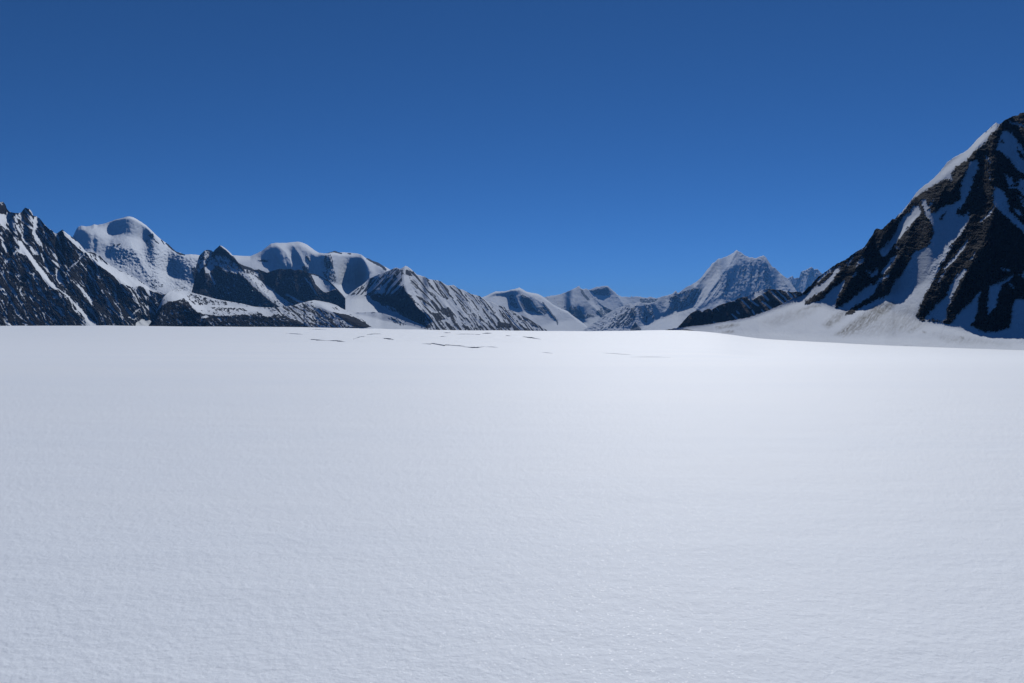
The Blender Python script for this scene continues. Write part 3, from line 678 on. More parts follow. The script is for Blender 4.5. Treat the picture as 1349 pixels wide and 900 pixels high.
# --- fluted ridge
build_mountain('mountain', 'long fluted ridge striped with snow gullies, sloping down to the right to the middle of the snowfield',
    sky=[(455, 392), (463, 385), (470, 380), (478, 375), (486, 367), (495, 363), (503, 360), (510, 357), (516, 355), (520, 353), (523, 352.5), (527, 354.5), (531, 352.5), (534, 350.2), (537, 351.5), (541, 354), (545, 358), (549, 361.5), (554, 363), (559, 364.5), (564, 367.5), (570, 369), (576, 369), (581, 371), (586, 374.5), (591, 376.5), (597, 375.5), (600, 377), (604, 380.5), (610, 382), (617, 385.5), (622, 388), (628, 389), (632, 390), (637, 394), (642, 397), (648, 398), (655, 402), (663, 404), (672, 409), (682, 413), (690, 417), (698, 421), (707, 427), (715, 432), (724, 437)],
    base=[(450, 443), (730, 443)], dist=[(450, 5700), (540, 6150), (730, 7250)], S=0.38, mat=M_DARK, seed=27, snow=0.70, jag=0.45,
    snow_items=[('p', [(455, 392), (486, 368), (520, 354), (530, 356), (530, 375), (524, 390), (500, 388), (480, 384), (466, 390)], 0.55), ('p', [(484, 386), (500, 387), (516, 387), (529, 380), (533, 372), (538, 386), (544, 394), (549, 404), (562, 414), (572, 424), (590, 432), (560, 432), (535, 419), (520, 410), (500, 399), (490, 395)], 0.2),
                ('p', [(530, 362), (534, 365), (542, 377), (550, 388), (553, 391), (545, 388), (536, 387), (532, 376)], 1.3), ('s', [(533, 351), (535, 354)], 1.2, 3), ('s', [(538, 352), (541, 355)], 1.0, 2), ('p', [(534, 355), (545, 358), (548, 364), (540, 364), (534, 361)], 0.15),
                ('p', [(584, 398), (592, 393), (604, 404), (612, 412), (600, 408), (588, 404)], 1.0), ('p', [(580, 406), (590, 405), (598, 416), (590, 418), (582, 412)], 0.1), ('p', [(566, 396), (573, 398), (582, 410), (576, 410)], 0.05),
                ('p', [(570, 412), (580, 412), (586, 420), (578, 424), (572, 420)], 0.1), ('p', [(655, 424), (672, 426), (676, 434), (656, 434)], 0.1), ('p', [(682, 410), (700, 420), (712, 432), (702, 430), (690, 420)], 0.15), ('p', [(560, 415), (600, 428), (720, 434), (720, 443), (560, 443)], 0.4),
                ('p', [(452, 392), (466, 388), (474, 388), (485, 391), (486, 397), (500, 402), (520, 412), (540, 421), (560, 430), (560, 443), (450, 443)], 1.0), ('p', [(500, 399), (518, 405), (535, 418), (520, 412), (508, 406)], 0.5)],
    slope_items=[('p', [(484, 386), (530, 376), (549, 404), (572, 424), (535, 419), (500, 399)], 1.4), ('p', [(530, 360), (553, 391), (536, 387)], 0.6), ('p', [(450, 392), (485, 393), (500, 402), (540, 421), (560, 432), (560, 445), (450, 445)], 0.2)],
    ribs=[([(534, 351), (532, 365), (536, 385), (547, 402), (568, 424)], 34, 9, 15), ([(600, 377), (612, 392), (625, 412), (640, 432)], 10, 5, 4), ([(560, 365), (575, 388), (600, 418)], 9, 5, 4), ([(580, 372), (600, 398), (622, 430)], 9, 5, 4), ([(632, 391), (652, 415), (665, 433)], 9, 5, 4)],
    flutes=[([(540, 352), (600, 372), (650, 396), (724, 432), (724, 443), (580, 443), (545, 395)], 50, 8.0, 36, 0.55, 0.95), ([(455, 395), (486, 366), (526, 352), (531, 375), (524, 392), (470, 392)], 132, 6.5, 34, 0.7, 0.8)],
    rough=2.2, rough_px=7, streak=(0.30, 2.0, 14, 52), mottle=0.3)

# --- foothill and glacier tongue under the domes
build_mountain('mountain', 'low dark foothill with a mottled snow bench, running along the glacier below the domes',
    sky=[(192, 434), (198, 426), (204, 415), (210, 402), (215, 392), (220, 386), (226, 382), (234, 381), (246, 384), (258, 387), (270, 390), (284, 394), (300, 397), (318, 400), (334, 404), (348, 405), (362, 405.5), (376, 404), (388, 402), (398, 399), (408, 396.5), (414, 395.5), (424, 397), (434, 399), (443, 402), (450, 406), (460, 411), (470, 412), (482, 411), (495, 411), (508, 414), (520, 418), (535, 424), (548, 428), (560, 432), (572, 436)],
    base=[(188, 440), (580, 440)], dist=[(188, 4700), (260, 5000), (400, 5700), (580, 5600)], S=0.5, mat=M_DARK, seed=31, snow_slope=0.4, snow=0.72, jag=0.3,
    snow_items=[('p', [(190, 436), (204, 414), (214, 402), (221, 398), (233, 396), (240, 391), (247, 397), (253, 405), (259, 410), (270, 414), (290, 416), (310, 415), (330, 414), (347, 412), (352, 418), (366, 414), (385, 420), (402, 427), (412, 432), (412, 442), (190, 442)], 0.27),
                ('p', [(216, 391), (224, 384), (240, 384), (250, 388), (243, 392), (232, 396), (222, 396)], 1.3), ('s', [(218, 391), (210, 400), (206, 410)], 0.9, 1.8), ('s', [(246, 391), (254, 400), (262, 408)], 1.0, 4), ('p', [(244, 386), (262, 389), (285, 396), (300, 402), (275, 404), (258, 403), (250, 396)], 0.55),
                ('p', [(256, 402), (285, 402), (320, 403), (345, 406), (360, 408), (345, 410), (320, 411), (290, 409), (262, 408)], 0.95), ('p', [(275, 404), (320, 406), (330, 410), (300, 411), (280, 408)], 0.5), ('s', [(266, 418), (274, 417)], 0.9, 2.2), ('s', [(288, 419), (292, 423)], 0.8, 1.8), ('s', [(280, 424), (282, 428)], 0.8, 1.4), ('s', [(236, 391), (239, 394)], 0.9, 1.8),
                ('p', [(344, 407), (355, 408), (352, 417), (346, 416)], 0.9), ('p', [(352, 406), (400, 400), (412, 402), (440, 415), (455, 425), (462, 434), (420, 434), (395, 422), (372, 412)], 0.55),
                ('p', [(412, 396), (430, 398), (443, 402), (455, 410), (468, 413), (452, 414), (436, 411), (424, 408)], 1.3), ('p', [(436, 404), (444, 403), (450, 410), (440, 409)], 0.6), ('p', [(438, 411), (455, 414), (470, 419), (482, 426), (490, 431), (470, 432), (456, 424), (446, 416)], 0.03), ('s', [(492, 423), (497, 424)], 0.0, 2.2),
                ('p', [(468, 413), (500, 412), (520, 419), (545, 428), (572, 438), (500, 438), (484, 425)], 1.3), ('p', [(508, 415), (520, 419), (536, 428), (528, 430), (516, 423)], 0.55)],
    slope_items=[('p', [(196, 440), (216, 404), (240, 394), (260, 411), (300, 416), (350, 416), (410, 430), (410, 445), (190, 445)], 1.2), ('p', [(216, 391), (226, 384), (250, 388), (262, 400), (345, 405), (345, 411), (262, 409)], 0.28), ('p', [(412, 396), (445, 402), (470, 413), (572, 436), (500, 440), (436, 411)], 0.22)],
    ribs=[([(236, 390), (252, 402), (264, 414), (280, 430)], 30, 10, 9), ([(410, 400), (440, 412), (470, 424)], 6, 9, 4)],
    flutes=[([(352, 404), (410, 400), (462, 430), (420, 436), (360, 412)], 42, 6.0, 20, 0.6, 0.9)],
    rough=1.6, rough_px=6, streak=(0.42, 1.8, 11, 38), mottle=0.5)

# --- rocky massif on the left
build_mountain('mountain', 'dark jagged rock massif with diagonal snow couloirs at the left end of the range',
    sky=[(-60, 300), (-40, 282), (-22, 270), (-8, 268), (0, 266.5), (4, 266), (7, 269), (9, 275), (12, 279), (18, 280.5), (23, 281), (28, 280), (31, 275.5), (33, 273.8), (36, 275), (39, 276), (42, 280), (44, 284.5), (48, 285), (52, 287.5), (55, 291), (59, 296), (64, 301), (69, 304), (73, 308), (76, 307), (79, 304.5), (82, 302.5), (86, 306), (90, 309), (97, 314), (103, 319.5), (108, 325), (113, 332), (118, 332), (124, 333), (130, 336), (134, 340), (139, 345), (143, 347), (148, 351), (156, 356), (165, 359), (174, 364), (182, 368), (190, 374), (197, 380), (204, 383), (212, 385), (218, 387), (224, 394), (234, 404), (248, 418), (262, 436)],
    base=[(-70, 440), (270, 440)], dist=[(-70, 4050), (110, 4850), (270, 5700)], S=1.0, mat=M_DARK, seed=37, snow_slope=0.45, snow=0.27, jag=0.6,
    snow_items=[('p', [(-60, 300), (-20, 274), (0, 276), (10, 282), (0, 300), (-30, 310)], 0.5), ('p', [(0, 283), (9, 279), (18, 281), (11, 294), (5, 300), (-2, 296)], 0.85), ('p', [(27, 282), (24, 292), (14, 302), (7, 304), (4, 299), (14, 290), (20, 283)], 0.75), ('p', [(-2, 270), (6, 270), (10, 276), (8, 282), (-2, 281)], 0.1),
                ('p', [(33, 275), (43, 282), (43, 298), (38, 308), (30, 311), (26, 302), (28, 290)], 0.55), ('p', [(45, 285), (54, 289), (53, 298), (48, 301), (44, 309), (42, 309), (44, 298)], 1.1), ('s', [(22, 297), (27, 306)], 1.1, 2.4), ('p', [(43, 304), (48, 308), (57, 320), (53, 325), (46, 314)], 0.85), ('s', [(57, 304), (63, 313)], 0.9, 1.8), ('p', [(48, 294), (54, 294), (56, 300), (52, 300)], 0.35),
                ('p', [(24, 317), (28, 318), (36, 328), (44, 340), (52, 351), (62, 363), (72, 376), (77, 381), (72, 381.5), (62, 374), (53, 361), (46, 353), (43, 345), (36, 337), (30, 335), (24, 332), (26, 325)], 1.15), ('s', [(29, 313), (36, 321)], 0.9, 2.6),
                ('s', [(76, 380), (83, 385), (90, 391)], 0.9, 1.3), ('p', [(88, 388), (92, 390), (101, 401), (109, 408), (116, 416), (130, 429), (117, 429), (111, 418), (103, 408), (97, 399)], 1.2), ('s', [(98, 407), (106, 414)], 0.8, 1.2), ('s', [(63, 338), (74, 347), (85, 358.5)], 1.2, 1.7),
                ('p', [(73, 356), (78, 354), (82, 362), (84, 372), (78, 374), (74, 366)], 0.85), ('s', [(87, 363), (91, 371)], 0.8, 2.4), ('s', [(88, 359), (93, 364)], 0.7, 1.4), ('s', [(83, 374), (86, 378)], 0.7, 1.3), ('s', [(55, 334), (60, 348), (67, 361)], 0.95, 2.2), ('p', [(40, 324), (50, 326), (52, 336), (44, 336)], 0.6),
                ('p', [(82, 303), (88, 307), (98, 316), (107, 325), (114, 332), (111, 333), (103, 327), (94, 318), (86, 310)], 1.2), ('p', [(100, 318), (105, 320), (112, 329), (106, 328)], 0.65), ('p', [(113, 332), (122, 334), (130, 339), (140, 347), (145, 350), (155, 356), (165, 359), (180, 367), (191, 375), (205, 383), (219, 387), (214, 388), (197, 383), (187, 377), (172, 377.5), (162, 375), (150, 364), (140, 356), (131, 350), (120, 342)], 1.15), ('p', [(118, 333), (128, 337), (136, 345), (130, 346), (121, 340)], 0.65),
                ('s', [(112, 334), (101, 345), (88, 358)], 0.7, 2.2), ('s', [(106, 345), (112, 353), (118, 362), (126, 370)], 0.95, 1.5), ('s', [(125, 356), (131, 364)], 0.8, 1.8), ('s', [(134, 382), (137, 386)], 0.9, 1.7), ('s', [(103, 374), (109, 382), (117, 391), (122, 401)], 1.0, 2.0), ('s', [(105, 372), (111, 377)], 0.8, 1.3), ('s', [(115, 385), (123, 391)], 0.7, 1.2),
                ('s', [(143, 402), (152, 410), (162, 419), (171, 427)], 0.9, 1.6), ('s', [(162, 374), (172, 381), (179, 392), (184, 403)], 0.9, 1.7), ('s', [(184, 406), (174, 415)], 0.85, 2.2), ('s', [(194, 383), (198, 389)], 0.85, 4), ('s', [(192, 390), (199, 397)], 0.8, 3), ('s', [(192, 403), (197, 407), (200, 404)], 0.85, 2.6), ('s', [(173, 402), (172, 407)], 0.7, 1.6),
                ('s', [(170, 418), (178, 420)], 0.9, 2.4), ('p', [(179, 425), (188, 419.5), (200, 421), (208, 423), (214, 432), (180, 432)], 1.1), ('s', [(0, 312), (5, 317)], 0.9, 2.2), ('p', [(2, 317), (6, 321), (12, 331), (8, 333), (3, 324)], 0.9), ('s', [(13, 318), (15, 325)], 0.8, 2.4), ('s', [(25, 328), (12, 342), (0, 355)], 0.6, 2.2), ('s', [(42, 360), (52, 368)], 0.9, 1.9), ('s', [(31, 348), (34, 352)], 0.8, 1.5), ('s', [(37, 352), (34, 361)], 0.7, 1.4),
                ('p', [(9, 365), (18, 367), (23, 375), (16, 374)], 0.5), ('s', [(28, 386), (32, 389)], 0.75, 3.2), ('s', [(0, 377), (7, 383)], 0.9, 1.4), ('s', [(16, 383), (13, 393), (9, 402)], 0.8, 1.6), ('s', [(40, 366), (30, 378), (20, 391)], 0.5, 1.2), ('s', [(55, 392), (48, 404), (42, 416)], 0.4, 1.4), ('s', [(70, 390), (73, 393)], 0.9, 2.4), ('s', [(62, 393), (68, 399)], 0.7, 1.7), ('s', [(78, 386), (80, 390)], 0.8, 1.8), ('s', [(8, 424), (15, 429)], 1.0, 2.2), ('s', [(84, 400), (86, 402)], 0.7, 1.5), ('s', [(197, 412), (204, 400), (214, 392)], 0.75, 1.2)],
    slope_items=[('p', [(113, 331), (160, 356), (218, 386), (190, 380), (150, 364), (130, 350)], 0.55)],
    ribs=[([(24, 320), (40, 343), (58, 366), (80, 388), (112, 424)], 30, 12, 13), ([(82, 303), (98, 318), (113, 333), (140, 357), (172, 378), (196, 384)], 26, 10, 12), ([(113, 333), (100, 347), (86, 361)], 12, 22, 8), ([(58, 330), (72, 345), (86, 360), (104, 384), (124, 406), (142, 428)], 14, 10, 9), ([(34, 275), (30, 295), (24, 318)], 10, 12, 7),
          ([(25, 322), (12, 342), (-8, 362)], 10, 14, 6), ([(160, 374), (176, 392), (184, 404), (200, 424)], 18, 10, 8), ([(192, 382), (206, 400), (214, 424)], 12, 8, 6), ([(40, 362), (22, 390), (6, 418)], 8, 10, 5), ([(120, 362), (136, 385), (156, 412), (172, 430)], 12, 9, 6)],
    flutes=[(None, 54, 11.0, 30, 0.32, 0.8)],
    rough=3.6, rough_px=8, streak=(0.46, 1.7, 15, 54), mottle=0.12)

# --- dark brown rib in front of the great peak
build_mountain('mountain', 'low dark brown rock ridge with short snow stripes in front of the tall white peak',
    sky=[(884, 436), (892, 432), (897, 427), (903, 420), (909, 414), (914, 410.5), (918, 409), (922, 408.5), (925, 411.5), (929, 408), (933, 406.5), (937, 408), (941, 406), (946, 403), (951, 400.5), (955, 400), (959, 398), (964, 397.5), (968, 396), (972, 393.5), (976, 392), (982, 391.5), (987, 389.5), (993, 386), (999, 384), (1005, 382.5), (1011, 381), (1018, 381), (1023, 382), (1028, 381.5), (1033, 384), (1038, 383.5), (1044, 385), (1050, 384), (1057, 386), (1066, 389), (1090, 398)],
    base=[(880, 442), (1090, 446)], dist=[(880, 4300), (1090, 4100)], S=0.85, mat=M_BROWN, seed=41, snow_slope=0.5, snow=0.06, jag=0.6,
    snow_items=[('p', [(984, 391), (998, 384), (1014, 381.5), (1008, 385), (1000, 390), (992, 395)], 1.1), ('s', [(976, 394), (983, 401), (988, 406)], 1.0, 2.2), ('s', [(986, 393), (993, 399), (999, 403)], 0.9, 2.6), ('s', [(1003, 386), (1008, 391), (1012, 395)], 1.1, 3), ('s', [(1016, 384), (1024, 392), (1034, 400)], 1.0, 2.4), ('s', [(1024, 383), (1031, 390), (1040, 399)], 0.9, 1.8), ('s', [(1036, 384), (1046, 394)], 1.0, 2.6), ('s', [(1046, 387), (1052, 393)], 0.9, 1.8),
                ('s', [(964, 414), (973, 422)], 1.0, 2.2), ('s', [(991, 409), (994, 414)], 0.9, 2.2), ('s', [(1003, 408), (1010, 414)], 0.9, 2.0), ('s', [(1004, 397), (1012, 403), (1020, 410)], 1.1, 2.4), ('s', [(940, 424), (944, 428)], 1.0, 2.2), ('s', [(970, 410), (974, 413)], 0.7, 2.4), ('s', [(937, 407), (939, 410)], 0.8, 1.8), ('s', [(944, 406), (947, 410)], 0.6, 1.4), ('s', [(966, 396), (970, 398)], 0.7, 1.4)],
    ribs=[([(917, 409), (908, 424), (900, 438)], 12, 10, 6), ([(933, 407), (930, 424), (926, 438)], 8, 8, 5), ([(972, 394), (982, 410), (990, 424)], 9, 6, 5), ([(992, 387), (1004, 402), (1016, 418)], 9, 5, 5), ([(1010, 382), (1024, 396), (1038, 410)], 8, 5, 5), ([(952, 400), (958, 416), (966, 430)], 9, 7, 5)],
    rough=2.6, rough_px=7, streak=(0.25, 1.6, 9, 48), mottle=0.2)

# --- near mountain on the right
J_SNOW = [
    ('p', [(1100, 351), (1096, 356), (1086, 364), (1076, 374), (1072, 376), (1082, 364), (1092, 355)], 1.2), ('p', [(1107, 351), (1104, 358), (1097, 369), (1088, 378), (1080, 386), (1072, 391), (1064, 398), (1060, 390), (1070, 381), (1078, 376), (1086, 370), (1094, 364), (1098, 357)], 1.2),
    ('p', [(1124, 339), (1122, 345), (1117, 351), (1114, 351), (1118, 344)], 1.1), ('p', [(1137, 338), (1138, 342), (1132, 349), (1127, 352), (1131, 345)], 1.1), ('s', [(1128, 359), (1124, 364)], 1.0, 2.4), ('s', [(1090, 374), (1092, 377)], 1.0, 3.4), ('s', [(1112, 370), (1106, 382), (1100, 394)], 1.1, 2.2), ('s', [(1142, 324), (1133, 330)], 0.8, 1.6),
    ('p', [(1206, 271), (1211, 272), (1212, 281), (1203, 292), (1192, 303), (1181, 318), (1173, 328), (1166, 338), (1160, 335), (1158, 330), (1163, 326), (1175, 314), (1182, 300), (1188, 287), (1197, 279)], 1.2), ('p', [(1182, 334), (1178, 342), (1172, 352), (1164, 362), (1160, 360), (1166, 350), (1174, 340)], 1.0), ('s', [(1180, 325), (1183, 328)], 0.9, 2),
    ('p', [(1165, 364), (1172, 360), (1168, 366), (1158, 372), (1152, 382), (1149, 386), (1152, 376), (1158, 368)], 1.15), ('p', [(1140, 356), (1148, 358), (1156, 352), (1158, 358), (1154, 362), (1148, 366)], 0.85),
    # main gully
    ('p', [(1278, 213), (1288, 209), (1289, 222), (1281, 235), (1278, 248), (1274, 258), (1270, 268), (1262, 272), (1260, 282), (1268, 285), (1277, 280), (1276, 290), (1268, 304), (1258, 318), (1250, 330), (1242, 346), (1232, 364), (1222, 382), (1213, 398), (1206, 418), (1190, 424), (1150, 424), (1120, 420), (1120, 414), (1135, 404), (1152, 396), (1164, 392), (1173, 384), (1178, 372), (1187, 362), (1196, 348), (1204, 332), (1222, 326), (1230, 310), (1228, 296), (1224, 288), (1218, 280), (1214, 264), (1219, 263), (1226, 280), (1236, 278), (1246, 270), (1256, 268), (1266, 262), (1265, 248), (1268, 238)], 1.15),
    ('p', [(1243, 280), (1246, 278), (1244, 284), (1240, 290), (1238, 288)], 0.0), ('s', [(1231, 261), (1225, 270), (1220, 278)], 0.7, 1.2), ('p', [(1268, 276), (1262, 284), (1262, 278), (1266, 273)], 0.1), ('p', [(1257, 318), (1250, 326), (1256, 322)], 0.0), ('p', [(1262, 322), (1256, 331), (1250, 338), (1254, 330)], 0.0), ('p', [(1244, 344), (1238, 351), (1235, 352), (1240, 345)], 0.05),
    ('s', [(1274, 318), (1264, 332), (1254, 344), (1244, 354)], 1.1, 3.0), ('s', [(1285, 331), (1277, 344)], 0.8, 1.6), ('s', [(1309, 274), (1302, 284), (1292, 291)], 1.0, 2.0),
    # crest band
    ('p', [(1200, 263), (1204, 258), (1210, 249), (1222, 240), (1236, 227), (1248, 212), (1257, 206), (1268, 200), (1277, 194), (1287, 183), (1300, 171), (1311, 161), (1318, 162), (1314, 169), (1306, 175), (1297, 188), (1292, 193), (1283, 199), (1274, 210), (1268, 214), (1259, 219), (1253, 228), (1254, 237), (1248, 236), (1240, 238), (1232, 242), (1226, 246), (1216, 252), (1208, 258)], 1.3),
    ('s', [(1200, 264), (1190, 277), (1180, 288)], 0.9, 2.0), ('s', [(1140, 325), (1120, 339)], 0.7, 1.6),
    # upper right snow
    ('p', [(1322, 171), (1333, 175), (1338, 182), (1345, 192), (1349, 197), (1360, 210), (1360, 228), (1349, 229), (1340, 223), (1333, 215), (1328, 207), (1320, 200), (1313, 197), (1315, 188), (1318, 178)], 1.0), ('s', [(1330, 160), (1345, 165), (1362, 168)], 0.6, 4), ('p', [(1316, 184), (1322, 185), (1322, 188), (1316, 187)], 0.2), ('p', [(1340, 193), (1350, 205), (1349, 212), (1342, 206)], 0.15),
    ('p', [(1324, 229), (1333, 233), (1338, 246), (1346, 256), (1360, 266), (1360, 245), (1349, 236), (1343, 236), (1340, 248), (1332, 248), (1327, 240)], 0.9), ('p', [(1311, 246), (1320, 250), (1328, 262), (1329, 276), (1338, 286), (1349, 297), (1360, 308), (1360, 316), (1345, 303), (1330, 290), (1320, 280), (1310, 272), (1308, 258)], 1.0), ('s', [(1337, 276), (1345, 282)], 0.9, 5), ('p', [(1342, 258), (1360, 272), (1360, 280), (1346, 270)], 0.8), ('s', [(1330, 246), (1340, 240)], 0.7, 3), ('s', [(1299, 206), (1304, 214)], 0.7, 2.2), ('s', [(1299, 220), (1305, 230), (1304, 238)], 0.5, 1.6), ('s', [(1283, 236), (1276, 250)], 0.8, 2.2),
    # lower rocks: snow between the ribs
    ('p', [(1271, 352), (1273, 357), (1263, 372), (1256, 386), (1253, 396), (1248, 404), (1247, 420), (1240, 424), (1228, 420), (1222, 424), (1218, 421), (1226, 410), (1234, 400), (1246, 391), (1250, 380), (1260, 364)], 1.0),
    ('p', [(1293, 383), (1288, 396), (1288, 410), (1284, 420), (1276, 432), (1262, 434), (1250, 430), (1256, 422), (1264, 411), (1278, 398)], 1.1), ('p', [(1303, 377), (1316, 372), (1335, 361), (1334, 366), (1319, 377), (1315, 392), (1311, 404), (1301, 414), (1301, 394)], 0.95), ('p', [(1336, 394), (1349, 394), (1500, 390), (1500, 470), (1320, 470), (1300, 446), (1296, 438), (1318, 436), (1331, 431), (1333, 412)], 1.2), ('s', [(1319, 354), (1330, 356)], 0.8, 3), ('s', [(1330, 374), (1335, 378)], 0.8, 2.6), ('p', [(1342, 362), (1352, 356), (1360, 360), (1352, 368)], 0.9),
    # thin snow in the big face
    ('s', [(1272, 258), (1264, 275)], 0.9, 2.0), ('s', [(1246, 357), (1235, 372)], 0.8, 1.6),
    # apron, all snow, up to the toes of the rock
    ('p', [(870, 440), (900, 428), (960, 420), (1000, 408), (1040, 394), (1058, 388), (1062, 392), (1060, 400), (1070, 398), (1080, 396), (1090, 388), (1099, 378), (1106, 374), (1110, 372), (1106, 384), (1101, 395), (1100, 406), (1108, 404), (1124, 392), (1136, 382), (1148, 374), (1154, 378), (1150, 388), (1136, 398), (1123, 406), (1114, 414), (1124, 415), (1150, 405), (1208, 420), (1220, 424), (1235, 424), (1250, 428), (1262, 430), (1276, 428), (1285, 432), (1296, 438), (1320, 446), (1500, 450), (1500, 475), (870, 475)], 1.3),
    ('p', [(1059, 400), (1064, 395), (1070, 390), (1075, 387), (1070, 394), (1064, 401)], 0.0), ('p', [(1071, 397), (1075, 390), (1079, 386), (1080, 391), (1076, 396)], 0.0), ('p', [(1079, 396), (1084, 387), (1090, 379), (1096, 374), (1104, 362), (1110, 358), (1108, 368), (1096, 377), (1086, 388)], 0.0), ('p', [(1077, 375), (1086, 366), (1096, 358), (1091, 366), (1082, 372)], 0.0),
    ('p', [(1113, 415), (1118, 408), (1128, 402), (1137, 397), (1147, 390), (1151, 386), (1152, 392), (1140, 401), (1128, 409), (1122, 414)], 0.0), ('s', [(1141, 391), (1144, 392)], 1.0, 1.6),
]
J_DIRT = [('p', [(1100, 441), (1114, 430), (1135, 416), (1152, 404), (1170, 398), (1180, 400), (1166, 416), (1148, 428), (1128, 438), (1110, 443)], 0.62, 4), ('p', [(1084, 428), (1098, 416), (1114, 408), (1120, 410), (1106, 422), (1092, 432)], 0.5, 4), ('p', [(1196, 438), (1204, 428), (1214, 424), (1212, 432), (1202, 438)], 0.45), ('s', [(1052, 410), (1066, 405), (1080, 403)], 0.5, 2.5), ('s', [(1044, 414), (1052, 411)], 0.6, 1.6), ('p', [(1000, 425), (1040, 410), (1075, 408), (1060, 418), (1020, 430)], 0.22, 6), ('p', [(1120, 440), (1200, 400), (1230, 425), (1180, 440)], 0.28, 8), ('s', [(944, 432), (972, 428)], 0.5, 3), ('s', [(952, 438), (966, 437)], 0.4, 2.4), ('p', [(1230, 440), (1290, 446), (1330, 455), (1250, 452)], 0.22, 6), ('s', [(1192, 457), (1202, 457)], 0.7, 1.2), ('s', [(1266, 444), (1269, 446)], 0.8, 1.6), ('s', [(1216, 437), (1219, 438)], 0.7, 1.6)]
J_SLOPE = [('p', [(870, 450), (905, 430), (985, 418), (1060, 392), (1100, 405), (1125, 404), (1158, 393), (1185, 385), (1208, 418), (1300, 440), (1600, 450), (1600, 480), (870, 480)], 0.27, 6), ('p', [(870, 450), (940, 436), (1000, 436), (1100, 444), (1200, 446), (1300, 452), (1600, 456), (1600, 480), (870, 480)], 0.22, 4),
           ('p', [(1278, 213), (1288, 210), (1277, 250), (1262, 274), (1277, 286), (1242, 346), (1226, 366), (1212, 374), (1200, 384), (1188, 376), (1176, 392), (1160, 396), (1190, 360), (1196, 348), (1230, 310), (1222, 285), (1250, 268)], 1.1), ('p', [(1226, 366), (1212, 374), (1200, 384), (1188, 376), (1176, 392), (1150, 402), (1206, 420)], 0.45), ('p', [(1203, 258), (1236, 227), (1268, 200), (1300, 171), (1318, 162), (1300, 182), (1268, 214), (1226, 246)], 0.5),
           ('p', [(1060, 392), (1080, 366), (1106, 350), (1108, 356), (1092, 380), (1064, 400)], 0.42), ('p', [(1180, 300), (1210, 274), (1190, 305), (1165, 337)], 0.55)]
J_SLOPE += [('s', [(1274, 318), (1264, 332), (1254, 344), (1244, 354), (1236, 372), (1226, 392)], 0.42, 4), ('s', [(1207, 284), (1190, 305), (1180, 320), (1166, 338)], 0.4, 5), ('s', [(1182, 334), (1164, 362)], 0.42, 3), ('s', [(1165, 364), (1152, 384)], 0.42, 3),
            ('s', [(1112, 370), (1100, 396)], 0.42, 3), ('s', [(1322, 171), (1333, 176), (1340, 186)], 0.45, 3), ('s', [(1135, 340), (1128, 351)], 0.42, 4), ('s', [(1122, 341), (1116, 351)], 0.42, 3), ('s', [(1309, 274), (1302, 284), (1292, 291)], 0.45, 2.5)]
J_RIBS = [
    ([(1314, 163), (1306, 200), (1304, 236), (1312, 270), (1300, 310), (1276, 350), (1262, 385), (1252, 410)], 60, 30, 15),
    ([(1280, 285), (1264, 310), (1250, 330), (1236, 352), (1226, 376), (1214, 402), (1209, 420)], 10, 26, 9),
    ([(1292, 330), (1278, 352), (1262, 384), (1251, 408)], 14, 22, 9), ([(1320, 300), (1308, 345), (1296, 390), (1296, 432)], 16, 22, 9),
    ([(1210, 284), (1200, 300), (1194, 318), (1190, 330), (1176, 352), (1160, 376), (1148, 391), (1130, 404), (1114, 414)], 9, 16, 5), ([(1150, 312), (1136, 335), (1124, 360), (1112, 385), (1102, 404)], 9, 24, 9),
    ([(1204, 262), (1184, 286), (1162, 312), (1152, 340), (1144, 358)], 9, 14, 7), ([(1110, 348), (1098, 370), (1082, 392)], 6, 9, 4), ([(1250, 236), (1240, 256), (1232, 276)], 16, 16, 8), ([(1290, 190), (1282, 212), (1262, 238), (1246, 262)], 10, 14, 7),
    ([(1325, 160), (1336, 200), (1349, 240), (1370, 290)], 14, 14, 8), ([(1096, 354), (1078, 374), (1062, 392)], 5, 7, 3), ([(1340, 300), (1338, 350), (1332, 392)], 14, 14, 7),
]
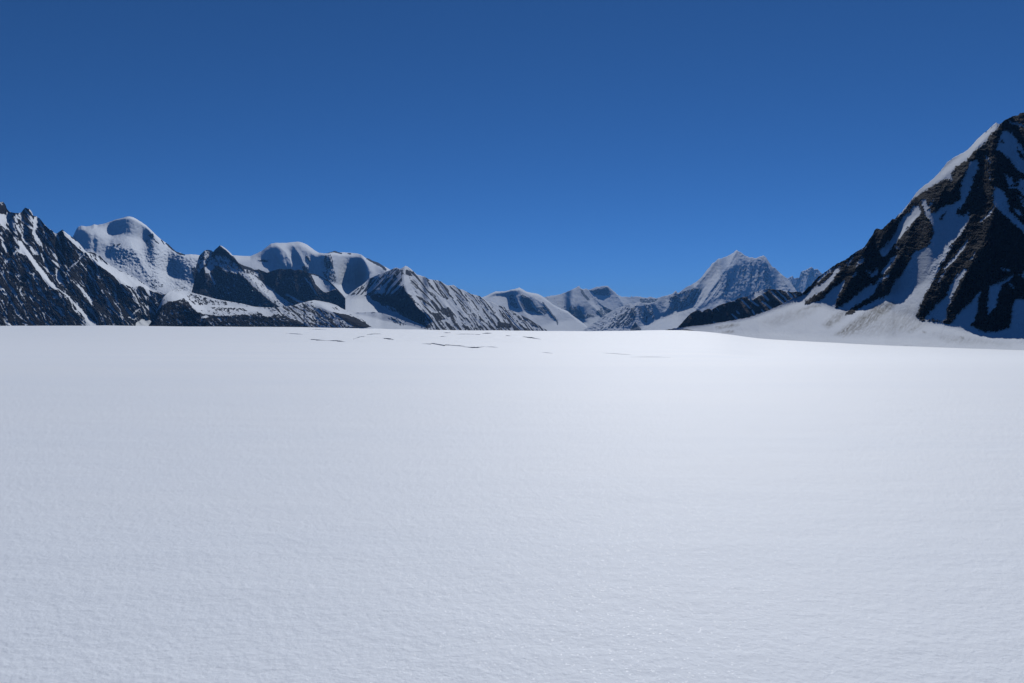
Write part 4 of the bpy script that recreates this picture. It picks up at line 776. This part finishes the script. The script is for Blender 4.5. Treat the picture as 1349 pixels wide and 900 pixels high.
build_mountain('mountain', 'steep dark rock mountain near on the right, snow gully down its face and snow apron at its foot',
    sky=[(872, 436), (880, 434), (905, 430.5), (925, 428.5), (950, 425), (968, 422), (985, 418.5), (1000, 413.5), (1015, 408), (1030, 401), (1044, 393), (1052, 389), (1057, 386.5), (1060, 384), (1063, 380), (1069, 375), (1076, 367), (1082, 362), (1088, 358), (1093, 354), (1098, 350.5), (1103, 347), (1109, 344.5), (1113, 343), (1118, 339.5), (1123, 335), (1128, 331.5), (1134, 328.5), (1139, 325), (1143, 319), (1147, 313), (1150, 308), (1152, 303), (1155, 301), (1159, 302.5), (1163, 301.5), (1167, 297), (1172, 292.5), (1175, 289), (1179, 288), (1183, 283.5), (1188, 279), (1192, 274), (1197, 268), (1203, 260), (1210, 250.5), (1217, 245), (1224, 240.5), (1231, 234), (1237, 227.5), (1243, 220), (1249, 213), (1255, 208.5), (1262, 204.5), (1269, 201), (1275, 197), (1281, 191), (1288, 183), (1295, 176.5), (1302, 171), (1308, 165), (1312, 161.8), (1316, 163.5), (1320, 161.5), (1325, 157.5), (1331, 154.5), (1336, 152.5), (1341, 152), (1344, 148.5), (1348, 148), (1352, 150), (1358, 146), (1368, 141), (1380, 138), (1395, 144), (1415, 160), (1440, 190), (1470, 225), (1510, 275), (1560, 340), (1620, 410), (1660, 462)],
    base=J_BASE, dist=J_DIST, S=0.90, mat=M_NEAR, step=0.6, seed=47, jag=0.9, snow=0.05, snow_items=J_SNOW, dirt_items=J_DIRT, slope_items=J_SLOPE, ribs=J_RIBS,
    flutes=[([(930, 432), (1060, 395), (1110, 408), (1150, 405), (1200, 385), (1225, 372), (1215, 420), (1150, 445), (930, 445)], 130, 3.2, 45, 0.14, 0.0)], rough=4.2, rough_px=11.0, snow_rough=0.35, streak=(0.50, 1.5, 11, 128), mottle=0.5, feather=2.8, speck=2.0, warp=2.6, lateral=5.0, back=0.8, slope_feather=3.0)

# ------------------------------------------------------------------ air
def build_haze():
    m = bpy.data.materials.new('haze_air'); m.use_nodes = True
    nt = m.node_tree; nt.nodes.clear()
    out = nt.nodes.new('ShaderNodeOutputMaterial'); v = nt.nodes.new('ShaderNodeVolumePrincipled')
    v.inputs['Color'].default_value = (0.15, 0.45, 1.0, 1); v.inputs['Density'].default_value = HAZE_DENSITY; v.inputs['Anisotropy'].default_value = 0.0
    nt.links.new(v.outputs[0], out.inputs['Volume'])
    x, y0, y1, z0, z1 = 31000.0, -31000.0, 31000.0, -400.0, 1450.0
    V = np.array([(-x, y0, z0), (x, y0, z0), (x, y1, z0), (-x, y1, z0), (-x, y0, z1), (x, y0, z1), (x, y1, z1), (-x, y1, z1)], float)
    Q = np.array([(0, 3, 2, 1), (4, 5, 6, 7), (0, 1, 5, 4), (1, 2, 6, 5), (2, 3, 7, 6), (3, 0, 4, 7)])
    me = mesh_from('haze', V, Q); me.polygons.foreach_set('use_smooth', np.zeros(6, bool)); me.materials.append(m)
    o = bpy.data.objects.new('haze', me); COL.objects.link(o); o['kind'] = 'stuff'; o['label'] = 'thin blue mountain air over the glacier'; o['category'] = 'haze'
if HAZE_DENSITY > 0: build_haze()
